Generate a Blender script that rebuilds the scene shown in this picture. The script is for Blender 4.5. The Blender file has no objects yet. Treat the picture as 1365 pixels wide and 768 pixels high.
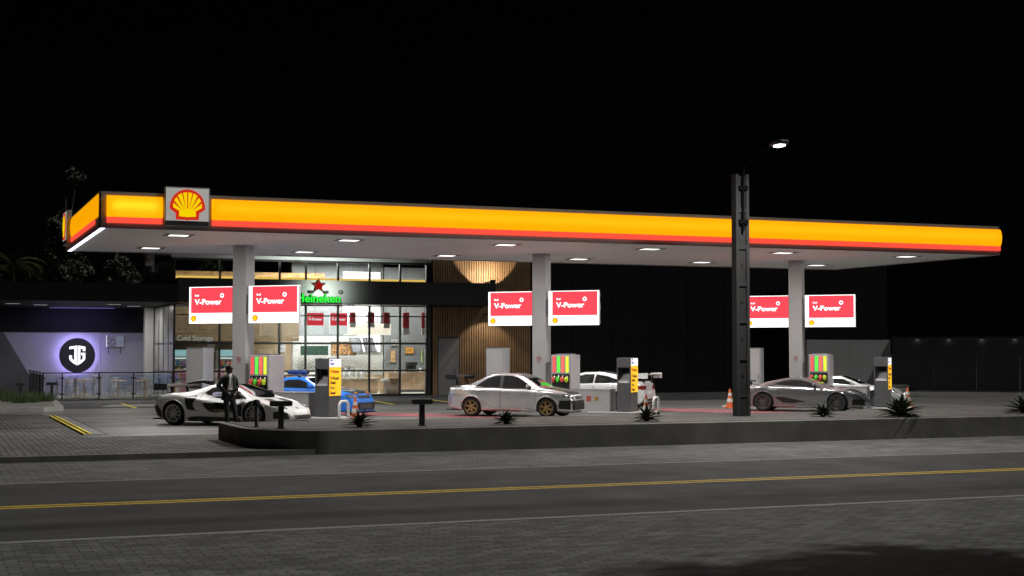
import bpy, bmesh, math, random
import numpy as np
from mathutils import Vector, Matrix
from mathutils.bvhtree import BVHTree
PI = math.pi
R = math.radians
scene = bpy.context.scene
COL = scene.collection
rng = random.Random(7)

# ------------------------------------------------------------------ materials
def _n(nt, t, x=0, y=0):
    n = nt.nodes.new(t); n.location = (x, y); return n

def mat(name, base, rough=0.6, metal=0.0, var=0.12, vscale=6.0, bump=0.0, bscale=40.0, coat=0.0, spec=0.5):
    """Principled surface with a little noise in colour, roughness and bump."""
    m = bpy.data.materials.new(name); m.use_nodes = True
    nt = m.node_tree; b = nt.nodes['Principled BSDF']
    b.inputs['Roughness'].default_value = rough
    b.inputs['Metallic'].default_value = metal
    b.inputs['Coat Weight'].default_value = coat
    b.inputs['Coat Roughness'].default_value = 0.04
    b.inputs['Specular IOR Level'].default_value = spec
    tc = _n(nt, 'ShaderNodeTexCoord')
    nz = _n(nt, 'ShaderNodeTexNoise'); nz.inputs['Scale'].default_value = vscale
    nz.inputs['Detail'].default_value = 5
    nt.links.new(tc.outputs['Object'], nz.inputs['Vector'])
    rp = _n(nt, 'ShaderNodeValToRGB')
    lo = [max(0, c * (1 - var)) for c in base]; hi = [min(1, c * (1 + var)) for c in base]
    rp.color_ramp.elements[0].color = (*lo, 1); rp.color_ramp.elements[0].position = 0.3
    rp.color_ramp.elements[1].color = (*hi, 1); rp.color_ramp.elements[1].position = 0.7
    nt.links.new(nz.outputs['Fac'], rp.inputs['Fac'])
    nt.links.new(rp.outputs['Color'], b.inputs['Base Color'])
    if bump > 0:
        n2 = _n(nt, 'ShaderNodeTexNoise'); n2.inputs['Scale'].default_value = bscale
        n2.inputs['Detail'].default_value = 4
        nt.links.new(tc.outputs['Object'], n2.inputs['Vector'])
        bp = _n(nt, 'ShaderNodeBump'); bp.inputs['Strength'].default_value = bump
        bp.inputs['Distance'].default_value = 0.02
        nt.links.new(n2.outputs['Fac'], bp.inputs['Height'])
        nt.links.new(bp.outputs['Normal'], b.inputs['Normal'])
    return m

def emis(name, col, strength=1.0, base=(0.3, 0.3, 0.3), spec=0.12):
    m = bpy.data.materials.new(name); m.use_nodes = True
    b = m.node_tree.nodes['Principled BSDF']
    b.inputs['Base Color'].default_value = (*base, 1)
    b.inputs['Emission Color'].default_value = (*col, 1)
    b.inputs['Emission Strength'].default_value = strength
    b.inputs['Roughness'].default_value = 0.6; b.inputs['Specular IOR Level'].default_value = spec
    return m

def glassmat(name, tint=(0.85, 0.9, 0.9), refl=0.08, rough=0.02):
    """thin pane: see-through with a facing-dependent mirror part"""
    m = bpy.data.materials.new(name); m.use_nodes = True
    nt = m.node_tree; nt.nodes.clear()
    out = _n(nt, 'ShaderNodeOutputMaterial'); mx = _n(nt, 'ShaderNodeMixShader')
    tr = _n(nt, 'ShaderNodeBsdfTransparent'); gl = _n(nt, 'ShaderNodeBsdfGlossy')
    tr.inputs['Color'].default_value = (*tint, 1); gl.inputs['Roughness'].default_value = rough
    fr = _n(nt, 'ShaderNodeFresnel'); fr.inputs['IOR'].default_value = 1.5
    ad = _n(nt, 'ShaderNodeMath'); ad.operation = 'ADD'; ad.use_clamp = True
    ad.inputs[1].default_value = refl
    nt.links.new(fr.outputs['Fac'], ad.inputs[0]); nt.links.new(ad.outputs[0], mx.inputs['Fac'])
    nt.links.new(tr.outputs[0], mx.inputs[1]); nt.links.new(gl.outputs[0], mx.inputs[2])
    nt.links.new(mx.outputs[0], out.inputs['Surface'])
    return m

def brickmat(name, c1, c2, mortar, bw=0.22, bh=0.11, ms=0.012, rough=0.85, rot=0.0, bump=0.6, big=0.25):
    """stone setts laid in courses, worn and stained by two scales of noise"""
    m = bpy.data.materials.new(name); m.use_nodes = True
    nt = m.node_tree; b = nt.nodes['Principled BSDF']; b.inputs['Roughness'].default_value = rough
    b.inputs['Specular IOR Level'].default_value = 0.25
    tc = _n(nt, 'ShaderNodeTexCoord'); mp = _n(nt, 'ShaderNodeMapping')
    mp.inputs['Rotation'].default_value = (0, 0, rot)
    nt.links.new(tc.outputs['Object'], mp.inputs['Vector'])
    wob = _n(nt, 'ShaderNodeTexNoise'); wob.inputs['Scale'].default_value = 2.2
    nt.links.new(mp.outputs[0], wob.inputs['Vector'])
    av = _n(nt, 'ShaderNodeVectorMath'); av.operation = 'MULTIPLY_ADD'
    av.inputs[1].default_value = (0.05, 0.05, 0)
    nt.links.new(wob.outputs['Color'], av.inputs[0]); nt.links.new(mp.outputs[0], av.inputs[2])
    br = _n(nt, 'ShaderNodeTexBrick')
    br.inputs['Scale'].default_value = 1.0
    br.inputs['Brick Width'].default_value = bw; br.inputs['Row Height'].default_value = bh
    br.inputs['Mortar Size'].default_value = ms; br.inputs['Mortar Smooth'].default_value = 0.3
    br.inputs['Color1'].default_value = (*c1, 1); br.inputs['Color2'].default_value = (*c2, 1)
    br.inputs['Mortar'].default_value = (*mortar, 1); br.inputs['Bias'].default_value = 0.0
    nt.links.new(av.outputs[0], br.inputs['Vector'])
    nz = _n(nt, 'ShaderNodeTexNoise'); nz.inputs['Scale'].default_value = 0.6; nz.inputs['Detail'].default_value = 8
    nz.inputs['Roughness'].default_value = 0.65
    nt.links.new(tc.outputs['Object'], nz.inputs['Vector'])
    mr = _n(nt, 'ShaderNodeMapRange'); mr.inputs['From Min'].default_value = 0.3; mr.inputs['From Max'].default_value = 0.7
    mr.inputs['To Min'].default_value = 1 - big; mr.inputs['To Max'].default_value = 1 + big
    nt.links.new(nz.outputs['Fac'], mr.inputs['Value'])
    # odd dark setts
    vo = _n(nt, 'ShaderNodeTexVoronoi'); vo.inputs['Scale'].default_value = 2.3
    nt.links.new(tc.outputs['Object'], vo.inputs['Vector'])
    ds = _n(nt, 'ShaderNodeMapRange'); ds.inputs['From Min'].default_value = 0.05; ds.inputs['From Max'].default_value = 0.16
    ds.inputs['To Min'].default_value = 0.6; ds.inputs['To Max'].default_value = 1.0
    nt.links.new(vo.outputs['Distance'], ds.inputs['Value'])
    mm = _n(nt, 'ShaderNodeMath'); mm.operation = 'MULTIPLY'
    nt.links.new(mr.outputs[0], mm.inputs[0]); nt.links.new(ds.outputs[0], mm.inputs[1])
    mu = _n(nt, 'ShaderNodeVectorMath'); mu.operation = 'SCALE'
    nt.links.new(br.outputs['Color'], mu.inputs[0]); nt.links.new(mm.outputs[0], mu.inputs['Scale'])
    nt.links.new(mu.outputs[0], b.inputs['Base Color'])
    inv = _n(nt, 'ShaderNodeMath'); inv.operation = 'SUBTRACT'; inv.inputs[0].default_value = 1.0
    nt.links.new(br.outputs['Fac'], inv.inputs[1])
    fn = _n(nt, 'ShaderNodeTexNoise'); fn.inputs['Scale'].default_value = 30
    nt.links.new(tc.outputs['Object'], fn.inputs['Vector'])
    ma = _n(nt, 'ShaderNodeMath'); ma.operation = 'MULTIPLY_ADD'; ma.inputs[1].default_value = 0.5
    nt.links.new(fn.outputs['Fac'], ma.inputs[0]); nt.links.new(inv.outputs[0], ma.inputs[2])
    bp = _n(nt, 'ShaderNodeBump'); bp.inputs['Strength'].default_value = bump; bp.inputs['Distance'].default_value = 0.015
    nt.links.new(ma.outputs[0], bp.inputs['Height']); nt.links.new(bp.outputs['Normal'], b.inputs['Normal'])
    return m

def groundmat(name, base, rough=0.8, streak=0.25, stain=0.35, sx=0.05, sy=0.9, dark_band=None, bump=0.25, spec=0.3):
    """asphalt / concrete: fine grain, long streaks along the traffic, blotchy stains; wear=(y, halfwidth, factor) is a darker band along the road"""
    m = bpy.data.materials.new(name); m.use_nodes = True
    nt = m.node_tree; b = nt.nodes['Principled BSDF']
    b.inputs['Specular IOR Level'].default_value = spec
    tc = _n(nt, 'ShaderNodeTexCoord')
    def noise(scale, sc=(1, 1, 1), det=6):
        mp = _n(nt, 'ShaderNodeMapping'); mp.inputs['Scale'].default_value = sc
        nt.links.new(tc.outputs['Object'], mp.inputs['Vector'])
        nz = _n(nt, 'ShaderNodeTexNoise'); nz.inputs['Scale'].default_value = scale; nz.inputs['Detail'].default_value = det
        nz.inputs['Roughness'].default_value = 0.6
        nt.links.new(mp.outputs[0], nz.inputs['Vector']); return nz
    def rng_(nd, lo, hi, a=0.3, c=0.7):
        mr = _n(nt, 'ShaderNodeMapRange'); mr.inputs['From Min'].default_value = a; mr.inputs['From Max'].default_value = c
        mr.inputs['To Min'].default_value = lo; mr.inputs['To Max'].default_value = hi
        nt.links.new(nd, mr.inputs['Value']); return mr.outputs[0]
    def mul(a, c):
        q = _n(nt, 'ShaderNodeMath'); q.operation = 'MULTIPLY'
        nt.links.new(a, q.inputs[0]); nt.links.new(c, q.inputs[1]); return q.outputs[0]
    grain = noise(120, det=2)
    f = mul(rng_(noise(1.0, (sx, sy, 1)).outputs['Fac'], 1 - streak, 1 + streak), rng_(noise(0.35, det=9).outputs['Fac'], 1 - stain, 1 + stain))
    f = mul(f, rng_(grain.outputs['Fac'], 0.8, 1.2))
    if dark_band:  # darker band along the road, its course wobbled by noise
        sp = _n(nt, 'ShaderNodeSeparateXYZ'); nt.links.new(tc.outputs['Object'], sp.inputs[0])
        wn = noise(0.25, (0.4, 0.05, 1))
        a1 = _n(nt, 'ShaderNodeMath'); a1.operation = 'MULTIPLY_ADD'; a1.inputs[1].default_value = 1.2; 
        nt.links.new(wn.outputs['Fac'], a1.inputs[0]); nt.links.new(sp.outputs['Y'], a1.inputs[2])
        s1 = _n(nt, 'ShaderNodeMath'); s1.operation = 'SUBTRACT'; s1.inputs[1].default_value = dark_band[0] + 0.6
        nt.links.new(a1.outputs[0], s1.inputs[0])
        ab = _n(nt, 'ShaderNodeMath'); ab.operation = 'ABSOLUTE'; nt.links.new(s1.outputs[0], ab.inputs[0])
        f = mul(f, rng_(ab.outputs[0], dark_band[2], 1.0, dark_band[1] * 0.55, dark_band[1] * 1.1))
    col = _n(nt, 'ShaderNodeVectorMath'); col.operation = 'SCALE'; col.inputs[0].default_value = base
    nt.links.new(f, col.inputs['Scale']); nt.links.new(col.outputs[0], b.inputs['Base Color'])
    nt.links.new(rng_(noise(0.8).outputs['Fac'], rough - 0.12, min(1, rough + 0.1)), b.inputs['Roughness'])
    bp = _n(nt, 'ShaderNodeBump'); bp.inputs['Strength'].default_value = bump; bp.inputs['Distance'].default_value = 0.01
    nt.links.new(grain.outputs['Fac'], bp.inputs['Height']); nt.links.new(bp.outputs['Normal'], b.inputs['Normal'])
    return m

# ------------------------------------------------------------------ mesh builder
class MB:
    def __init__(s): s.v = []; s.f = []
    def add(s, vs, fs):
        o = len(s.v); s.v += [tuple(p) for p in vs]; s.f += [tuple(i + o for i in f) for f in fs]; return s
    def box(s, x0, x1, y0, y1, z0, z1, rz=0.0, c=None, bev=0.0):
        if bev > 0:
            bm = bmesh.new(); bmesh.ops.create_cube(bm, size=1)
            for v in bm.verts:
                v.co = Vector(((x0 + x1) / 2 + v.co.x * (x1 - x0), (y0 + y1) / 2 + v.co.y * (y1 - y0), (z0 + z1) / 2 + v.co.z * (z1 - z0)))
            bmesh.ops.bevel(bm, geom=bm.edges[:], offset=bev, segments=2, affect='EDGES', profile=0.5)
            vs = [v.co.copy() for v in bm.verts]; bm.verts.index_update(); fs = [[v.index for v in f.verts] for f in bm.faces]; bm.free()
        else:
            vs = [Vector(p) for p in ((x0, y0, z0), (x1, y0, z0), (x1, y1, z0), (x0, y1, z0), (x0, y0, z1), (x1, y0, z1), (x1, y1, z1), (x0, y1, z1))]
            fs = [(3, 2, 1, 0), (4, 5, 6, 7), (0, 1, 5, 4), (1, 2, 6, 5), (2, 3, 7, 6), (3, 0, 4, 7)]
        if rz:
            cc = Vector((*(c or ((x0 + x1) / 2, (y0 + y1) / 2)), 0)); M = Matrix.Rotation(rz, 3, 'Z')
            vs = [M @ (v - cc) + cc for v in vs]
        return s.add(vs, fs)
    def tube(s, pts, r, n=8, cap=True):
        pts = [Vector(p) for p in pts]; rs = r if isinstance(r, (list, tuple)) else [r] * len(pts)
        vs = []; fs = []; up = None
        for i, p in enumerate(pts):
            d = (pts[min(i + 1, len(pts) - 1)] - pts[max(i - 1, 0)]).normalized()
            if up is None:
                up = Vector((0, 0, 1)) if abs(d.z) < 0.9 else Vector((1, 0, 0))
            a = d.cross(up).normalized(); b = a.cross(d).normalized(); up = b
            for k in range(n):
                t = 2 * PI * k / n; vs.append(p + (a * math.cos(t) + b * math.sin(t)) * rs[i])
        for i in range(len(pts) - 1):
            for k in range(n):
                k2 = (k + 1) % n; fs.append((i * n + k, i * n + k2, (i + 1) * n + k2, (i + 1) * n + k))
        if cap:
            fs.append(tuple(range(n))[::-1]); o = (len(pts) - 1) * n; fs.append(tuple(range(o, o + n)))
        return s.add(vs, fs)
    def lathe(s, prof, axis='z', n=24, c=(0, 0, 0), closed=False):
        """prof: list of (radius, height) turned about the axis"""
        vs = []; fs = []; m = len(prof)
        for k in range(n):
            t = 2 * PI * k / n
            for r, h in prof:
                if axis == 'z': p = (r * math.cos(t), r * math.sin(t), h)
                elif axis == 'y': p = (r * math.cos(t), h, r * math.sin(t))
                else: p = (h, r * math.cos(t), r * math.sin(t))
                vs.append((p[0] + c[0], p[1] + c[1], p[2] + c[2]))
        for k in range(n):
            k2 = (k + 1) % n
            for i in range(m if closed else m - 1):
                i2 = (i + 1) % m
                fs.append((k * m + i, k2 * m + i, k2 * m + i2, k * m + i2))
        if not closed:
            if prof[0][0] > 1e-5: fs.append(tuple(k * m for k in range(n)))
            if prof[-1][0] > 1e-5: fs.append(tuple(k * m + m - 1 for k in range(n))[::-1])
        return s.add(vs, fs)
    def prism(s, poly, y0, y1, plane='xz'):
        """poly of (a, b) pushed from y0 to y1 along the third axis"""
        n = len(poly)
        def P(a, b, h): return {'xz': (a, h, b), 'xy': (a, b, h), 'yz': (h, a, b)}[plane]
        vs = [P(a, b, y0) for a, b in poly] + [P(a, b, y1) for a, b in poly]
        fs = [tuple(range(n)), tuple(range(n, 2 * n))[::-1]] + [(i, (i + 1) % n + 0, (i + 1) % n + n, i + n) for i in range(n)]
        return s.add(vs, fs)
    def quad(s, *p): return s.add(p, [tuple(range(len(p)))])
    def xf(s, M):
        s.v = [tuple(M @ Vector(p)) for p in s.v]; return s
    def mesh(s, name):
        me = bpy.data.meshes.new(name); me.from_pydata(s.v, [], s.f)
        bm = bmesh.new(); bm.from_mesh(me); bmesh.ops.recalc_face_normals(bm, faces=bm.faces[:]); bm.to_mesh(me); bm.free()
        return me
    def build(s, name, m, parent=None, smooth=False, loc=None, rz=None):
        return link(name, s.mesh(name), m, parent, smooth, loc, rz)

def link(name, me, m, parent=None, smooth=False, loc=None, rz=None):
    o = bpy.data.objects.new(name, me); COL.objects.link(o)
    if m is not None and len(me.materials) == 0: me.materials.append(m)
    if smooth:
        me.polygons.foreach_set('use_smooth', [True] * len(me.polygons))
        try: me.set_sharp_from_angle(angle=R(38))
        except Exception: pass
    if parent is not None: o.parent = parent
    if loc is not None: o.location = loc
    if rz is not None: o.rotation_euler = (0, 0, rz)
    return o

def tag(o, label=None, cat=None, group=None, kind=None):
    if label: o['label'] = label
    if cat: o['category'] = cat
    if group: o['group'] = group
    if kind: o['kind'] = kind
    return o

def thing(name, loc, label, cat, rz=0.0, group=None):
    o = bpy.data.objects.new(name, None); COL.objects.link(o); o.empty_display_size = 0.2
    o.location = loc; o.rotation_euler = (0, 0, rz)
    return tag(o, label, cat, group)

def copy_tree(o, parent=None):
    c = o.copy(); COL.objects.link(c)
    if parent is not None: c.parent = parent
    for ch in list(o.children): copy_tree(ch, c)
    return c

def another(src, loc, label, rz=None):
    c = copy_tree(src); c.location = loc; c['label'] = label
    if rz is not None: c.rotation_euler = (0, 0, rz)
    return c

def struct(name, mb, m, smooth=False):
    o = mb.build(name, m, None, smooth); o['kind'] = 'structure'; return o

def text_mesh(body, size, depth=0.004, heavy=0.0, align='LEFT', shear=0.0, spacing=1.0):
    """lettering as an extruded mesh: x along the line, z up, facing -y"""
    cu = bpy.data.curves.new('lettering', 'FONT'); cu.body = body; cu.size = size; cu.extrude = depth / 2
    cu.align_x = align; cu.shear = shear; cu.space_character = spacing; cu.resolution_u = 3
    ob = bpy.data.objects.new('lettering', cu); COL.objects.link(ob)
    dg = bpy.context.evaluated_depsgraph_get(); ev = ob.evaluated_get(dg)
    me = bpy.data.meshes.new_from_object(ev)
    bpy.data.objects.remove(ob); bpy.data.curves.remove(cu)
    mb = MB()
    mb.add([(v.co.x, -v.co.z, v.co.y) for v in me.vertices], [tuple(p.vertices) for p in me.polygons])
    bpy.data.meshes.remove(me)
    if heavy > 0:      # heavier strokes: the glyphs again, nudged sideways and a hair further out
        base_v, base_f = list(mb.v), list(mb.f)
        for q, (dx, dz) in enumerate(((heavy, 0), (-heavy, 0), (0, heavy), (0, -heavy), (heavy * .7, heavy * .7), (-heavy * .7, -heavy * .7))):
            mb.add([(x + dx, y - .0004 * (q + 1), z + dz) for x, y, z in base_v], base_f)
    return mb

def off(mb, dx=0, dy=0, dz=0, s=1.0):
    mb.v = [(x * s + dx, y * s + dy, z * s + dz) for x, y, z in mb.v]; return mb

def width(mb):
    xs = [p[0] for p in mb.v]; return min(xs), max(xs)

def evaluated_mesh(o):
    dg = bpy.context.evaluated_depsgraph_get()
    return bpy.data.meshes.new_from_object(o.evaluated_get(dg))

def area(name, loc, rot, sx, sy, power, col=(1, 1, 1), spread=PI):
    l = bpy.data.lights.new(name, 'AREA'); l.shape = 'RECTANGLE'; l.size = sx; l.size_y = sy; l.energy = power
    l.color = col; l.spread = spread
    o = bpy.data.objects.new(name, l); COL.objects.link(o); o.location = loc; o.rotation_euler = rot; return o

def spot(name, loc, target, power, angle, blend=0.3, col=(1, 1, 1), radius=0.05):
    l = bpy.data.lights.new(name, 'SPOT'); l.energy = power; l.spot_size = angle; l.spot_blend = blend; l.color = col
    l.shadow_soft_size = radius
    o = bpy.data.objects.new(name, l); COL.objects.link(o); o.location = loc
    o.rotation_euler = (Vector(target) - Vector(loc)).to_track_quat('-Z', 'Y').to_euler(); return o

def point(name, loc, power, col=(1, 1, 1), radius=0.1):
    l = bpy.data.lights.new(name, 'POINT'); l.energy = power; l.color = col; l.shadow_soft_size = radius
    o = bpy.data.objects.new(name, l); COL.objects.link(o); o.location = loc; return o

# ------------------------------------------------------------------ shared materials
M = {}
M['steel'] = mat('brushed_grey_steel', (0.36, 0.36, 0.37), 0.45, 0.15, 0.06, 2.0)
M['grey_paint'] = mat('grey_paint', (0.40, 0.395, 0.395), 0.5, 0, 0.06, 1.5)
M['dark_grey'] = mat('dark_grey_paint', (0.10, 0.10, 0.105), 0.5, 0, 0.1, 3)
M['black'] = mat('matt_black', (0.012, 0.012, 0.013), 0.55, 0, 0.2, 4)
M['black_clad'] = mat('black_cladding', (0.008, 0.008, 0.009), 0.6, 0, 0.15, 1.0, spec=0.15)
M['gloss_black'] = mat('gloss_black', (0.008, 0.008, 0.009), 0.15, 0, 0.1, 4, coat=0.5)
M['rubber'] = mat('tyre_rubber', (0.014, 0.014, 0.014), 0.8, 0, 0.2, 15)
M['chrome'] = mat('bright_metal', (0.6, 0.6, 0.6), 0.2, 1.0, 0.05, 5)
M['white'] = mat('white_paint', (0.75, 0.75, 0.74), 0.45, 0, 0.04, 2)
M['offwhite'] = mat('soffit_white', (0.82, 0.82, 0.80), 0.5, 0, 0.04, 0.4)
M['concrete'] = mat('cast_concrete', (0.27, 0.265, 0.25), 0.85, 0, 0.22, 1.6, 0.4, 25)
M['planter'] = mat('planter_concrete', (0.18, 0.175, 0.165), 0.85, 0, 0.28, 1.4, 0.15, 60)
M['postc'] = mat('post_concrete', (0.024, 0.024, 0.025), 0.85, 0, 0.25, 2.0, 0.4, 25)
M['wall_grey'] = mat('wall_grey_render', (0.42, 0.42, 0.43), 0.8, 0, 0.08, 0.8, 0.1, 30)
M['wall_dark'] = mat('wall_dark_render', (0.10, 0.10, 0.105), 0.85, 0, 0.12, 0.8)
M['yellow_line'] = mat('yellow_road_paint', (0.64, 0.43, 0.03), 0.7, 0, 0.25, 9)
M['yellow_bay'] = mat('bay_yellow_paint', (0.75, 0.62, 0.05), 0.7, 0, 0.15, 6)
M['white_line'] = mat('white_road_paint', (0.25, 0.245, 0.235), 0.75, 0, 0.25, 9)
M['red_floor'] = mat('red_floor_band', (0.27, 0.075, 0.08), 0.6, 0, 0.45, 1.2, 0.2, 40)
M['lamp_white'] = emis('lamp_lens', (1.0, 0.97, 0.92), 1.9)
M['sign_white'] = emis('lightbox_white', (1.0, 0.99, 0.98), 1.15, (0.7, 0.7, 0.7))
M['sign_red'] = emis('lightbox_red', (1.0, 0.058, 0.085), 1.0, (0.5, 0.02, 0.03))
M['fascia_yellow'] = emis('backlit_amber', (1.0, 0.40, 0.0), 0.95, (0.5, 0.2, 0.0))
def backlit(name, col, glow, sheet_col):
    """translucent sign sheet: an even glow plus what the tubes behind it send through"""
    m = bpy.data.materials.new(name); m.use_nodes = True; nt = m.node_tree; nt.nodes.clear()
    out = _n(nt, 'ShaderNodeOutputMaterial'); e = _n(nt, 'ShaderNodeEmission'); t = _n(nt, 'ShaderNodeBsdfTranslucent'); a = _n(nt, 'ShaderNodeAddShader')
    e.inputs['Color'].default_value = (*col, 1); e.inputs['Strength'].default_value = glow; t.inputs['Color'].default_value = (*sheet_col, 1)
    nt.links.new(e.outputs[0], a.inputs[0]); nt.links.new(t.outputs[0], a.inputs[1]); nt.links.new(a.outputs[0], out.inputs['Surface']); return m
M['fascia_sheet'] = backlit('backlit_amber_sheet', (1.0, 0.37, 0.0), .85, (.95, .60, .03))
M['tube'] = emis('fluorescent_tube', (1.0, .95, .8), 4.5)
M['tube_dim'] = emis('fluorescent_tube_old', (1.0, .95, .8), 1.5)
M['fascia_red'] = emis('backlit_red', (1.0, 0.085, 0.05), 1.0, (0.5, 0.03, 0.02))
M['logo_yellow'] = emis('logo_yellow', (0.95, 0.66, 0.0), 0.9, (0.5, 0.35, 0.0))
M['logo_red'] = emis('logo_red', (0.68, 0.03, 0.01), 0.8, (0.4, 0.02, 0.01))
M['glass'] = glassmat('window_glass', refl=0.12)
M['glass_rail'] = glassmat('railing_glass', (0.86, 0.9, 0.9), 0.07)
LAMP_W = 420; SUN_W = 1.7; CAN_W = 205
# ================================================================== SETTING
ROADZ = -0.12
M['road'] = groundmat('road_asphalt', (0.051, 0.051, 0.050), 0.85, 0.20, 0.28, 0.05, 1.2, dark_band=(19.75, 0.42, 0.55))
M['forecourt'] = groundmat('forecourt_concrete', (0.118, 0.115, 0.110), 0.52, 0.34, 0.30, 0.06, 1.6, spec=0.4)
M['apron'] = groundmat('dark_apron', (0.035, 0.035, 0.036), 0.7, 0.15, 0.3)
M['setts_near'] = brickmat('setts_near', (0.075, 0.075, 0.074), (0.152, 0.151, 0.148), (0.05, 0.05, 0.049), 0.28, 0.13, 0.012, big=0.32)
M['setts_gutter'] = brickmat('setts_gutter', (0.10, 0.10, 0.098), (0.18, 0.179, 0.175), (0.05, 0.05, 0.049), 0.3, 0.13, 0.012, big=0.3)
M['setts_drive'] = brickmat('setts_drive', (0.11, 0.107, 0.10), (0.20, 0.195, 0.182), (0.022, 0.022, 0.021), 0.30, 0.19, 0.03, big=0.35)

def sheet(name, x0, x1, y0, y1, z, m):
    return struct(name, MB().quad((x0, y0, z), (x1, y0, z), (x1, y1, z), (x0, y1, z)), m)

sheet('ground', -500, 500, -200, 800, -0.15, M['apron'])
sheet('near_pavement', -80, 140, -8, 18.25, ROADZ, M['setts_near'])
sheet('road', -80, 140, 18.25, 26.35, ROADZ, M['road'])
sheet('gutter_paving', -80, 140, 26.35, 31.3, ROADZ + 0.002, M['setts_gutter'])
struct('kerb', MB().box(-80, 140, 31.28, 31.46, -0.16, 0.004), M['planter'])
struct('road_marking_yellow', MB().quad((-80, 22.22, ROADZ + .004), (140, 22.22, ROADZ + .004), (140, 22.35, ROADZ + .004), (-80, 22.35, ROADZ + .004))
       .quad((-80, 22.48, ROADZ + .004), (140, 22.48, ROADZ + .004), (140, 22.61, ROADZ + .004), (-80, 22.61, ROADZ + .004)), M['yellow_line'])
struct('road_marking_white', MB().quad((-80, 18.24, ROADZ + .006), (140, 18.24, ROADZ + .006), (140, 18.40, ROADZ + .006), (-80, 18.40, ROADZ + .006)), M['white_line'])
struct('road_edge_strip', MB().quad((-80, 26.28, ROADZ + .006), (140, 26.28, ROADZ + .006), (140, 26.40, ROADZ + .006), (-80, 26.40, ROADZ + .006)), M['concrete'])
struct('forecourt', MB().box(-80, 140, 31.461, 300, -0.2, 0.0), M['forecourt'])
struct('driveway_paving', MB().quad((-60, 31.47, .004), (12, 31.47, .004), (12, 37.7, .004), (-60, 37.7, .004))
       .quad((-60, 37.7, .004), (3.72, 37.7, .004), (3.72, 55.6, .004), (-60, 55.6, .004)), M['setts_drive'])
struct('joint_strip', MB().quad((4.3, 37.62, .008), (9.5, 37.62, .008), (9.5, 37.80, .008), (4.3, 37.80, .008)), mat('rusty_joint', (0.10, 0.07, 0.045), 0.8))
struct('terrace_apron', MB().quad((-60, 56.4, .004), (44, 56.4, .004), (44, 66.95, .004), (-60, 66.95, .004)), M['apron'])
struct('crossing_strip', MB().quad((6.2, 57.7, .008), (12, 57.7, .008), (12, 60.2, .008), (6.9, 60.2, .008)), M['white_line'])
ml = MB()
for (xa, ya, xb, yb) in ((7.45, 61.2, 7.34, 56.0), (17.99, 61.3, 17.4, 56.0), (20.66, 61.3, 20.25, 56.8)):
    ml.quad((xa - .07, ya, .012), (xb - .07, yb, .012), (xb + .07, yb, .012), (xa + .07, ya, .012))
struct('bay_marking', ml, M['yellow_bay'])

# ---- island frame: everything on the pump islands stands at 45 degrees to the road
S = math.sqrt(0.5)
CC = [(9.5, 46.9), (20.0, 46.97), (30.42, 46.9)]
def isl(i, t, n, z=0.0): return (CC[i][0] + S * t + S * n, CC[i][1] - S * t + S * n, z)
IZ = 0.09
ROT = -PI / 4
def iq(i, t0, t1, n0, n1, z): return [isl(i, t0, n0, z), isl(i, t1, n0, z), isl(i, t1, n1, z), isl(i, t0, n1, z)]
lane = MB()
lane.quad(*iq(0, -1, 8, 2.9, 5.0, .006)); lane.quad(*iq(1, -1, 8, 2.6, 5.0, .006))
struct('lane_band_red', lane, M['red_floor'])  # flat red bands on the forecourt beside the islands

# ---- planting bed wall along the road
def rounded(x0, x1, y0, y1, r, n=28):
    p = [(x1, y0), (x1, y1), (x0, y1)]
    for k in range(n + 1):
        a = PI + (PI / 2) * k / n
        p.append((x0 + r + r * math.cos(a), y0 + r + r * math.sin(a)))
    return p
pl = thing('planter', (0, 0, 0), 'long low concrete planter wall with a rounded end, running beside the road', 'planter')
body = MB().prism(rounded(6.60, 60, 31.24, 35.5, 1.7), -0.15, 0.42, 'xy').build('wall', M['planter'], pl, True)
bv = body.modifiers.new('edge', 'BEVEL'); bv.width = 0.02; bv.segments = 2; bv.limit_method = 'ANGLE'
M['gravel'] = brickmat('planter_gravel', (0.12, 0.11, 0.105), (0.17, 0.155, 0.15), (0.06, 0.055, 0.05), 0.12, 0.08, 0.01, big=0.3)
MB().prism(rounded(6.80, 59.8, 31.44, 35.3, 1.5), 0.4205, 0.43, 'xy').build('gravel_top', M['gravel'], pl)

# ================================================================== CANOPY
X0, X1, Y0, Y1, ZS = 4.36, 35.0, 41.1, 51.1, 5.55
ca = thing('canopy', (X0, Y0, 0), 'wide flat petrol station canopy with amber lit fascia and grey soffit', 'canopy')
def cp(mb, name, m, par=ca, smooth=False): return off(mb, -X0, -Y0, 0).build(name, m, par, smooth)
cp(MB().box(X0 + .02, X1 - .02, Y0 + .02, Y1 - .02, ZS, ZS + .9), 'soffit', M['offwhite'])
M['fas_frame'] = mat('fascia_grey', (0.45, 0.43, 0.41), 0.45, 0.0, 0.08, 1.0)
fr = MB().box(X0 - .02, X1 + .02, Y0 - .03, Y0 + .018, ZS - .03, 6.53).box(X0 - .03, X0 + .018, Y0 - .03, Y1 + .03, ZS - .03, 6.53)
fr.box(X1 - .018, X1 + .03, Y0 - .03, Y1 + .03, ZS - .03, 6.53).box(X0, X1, Y1 - .018, Y1 + .03, ZS - .03, 6.53)
cp(fr, 'fascia_frame', M['fas_frame'])
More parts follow.
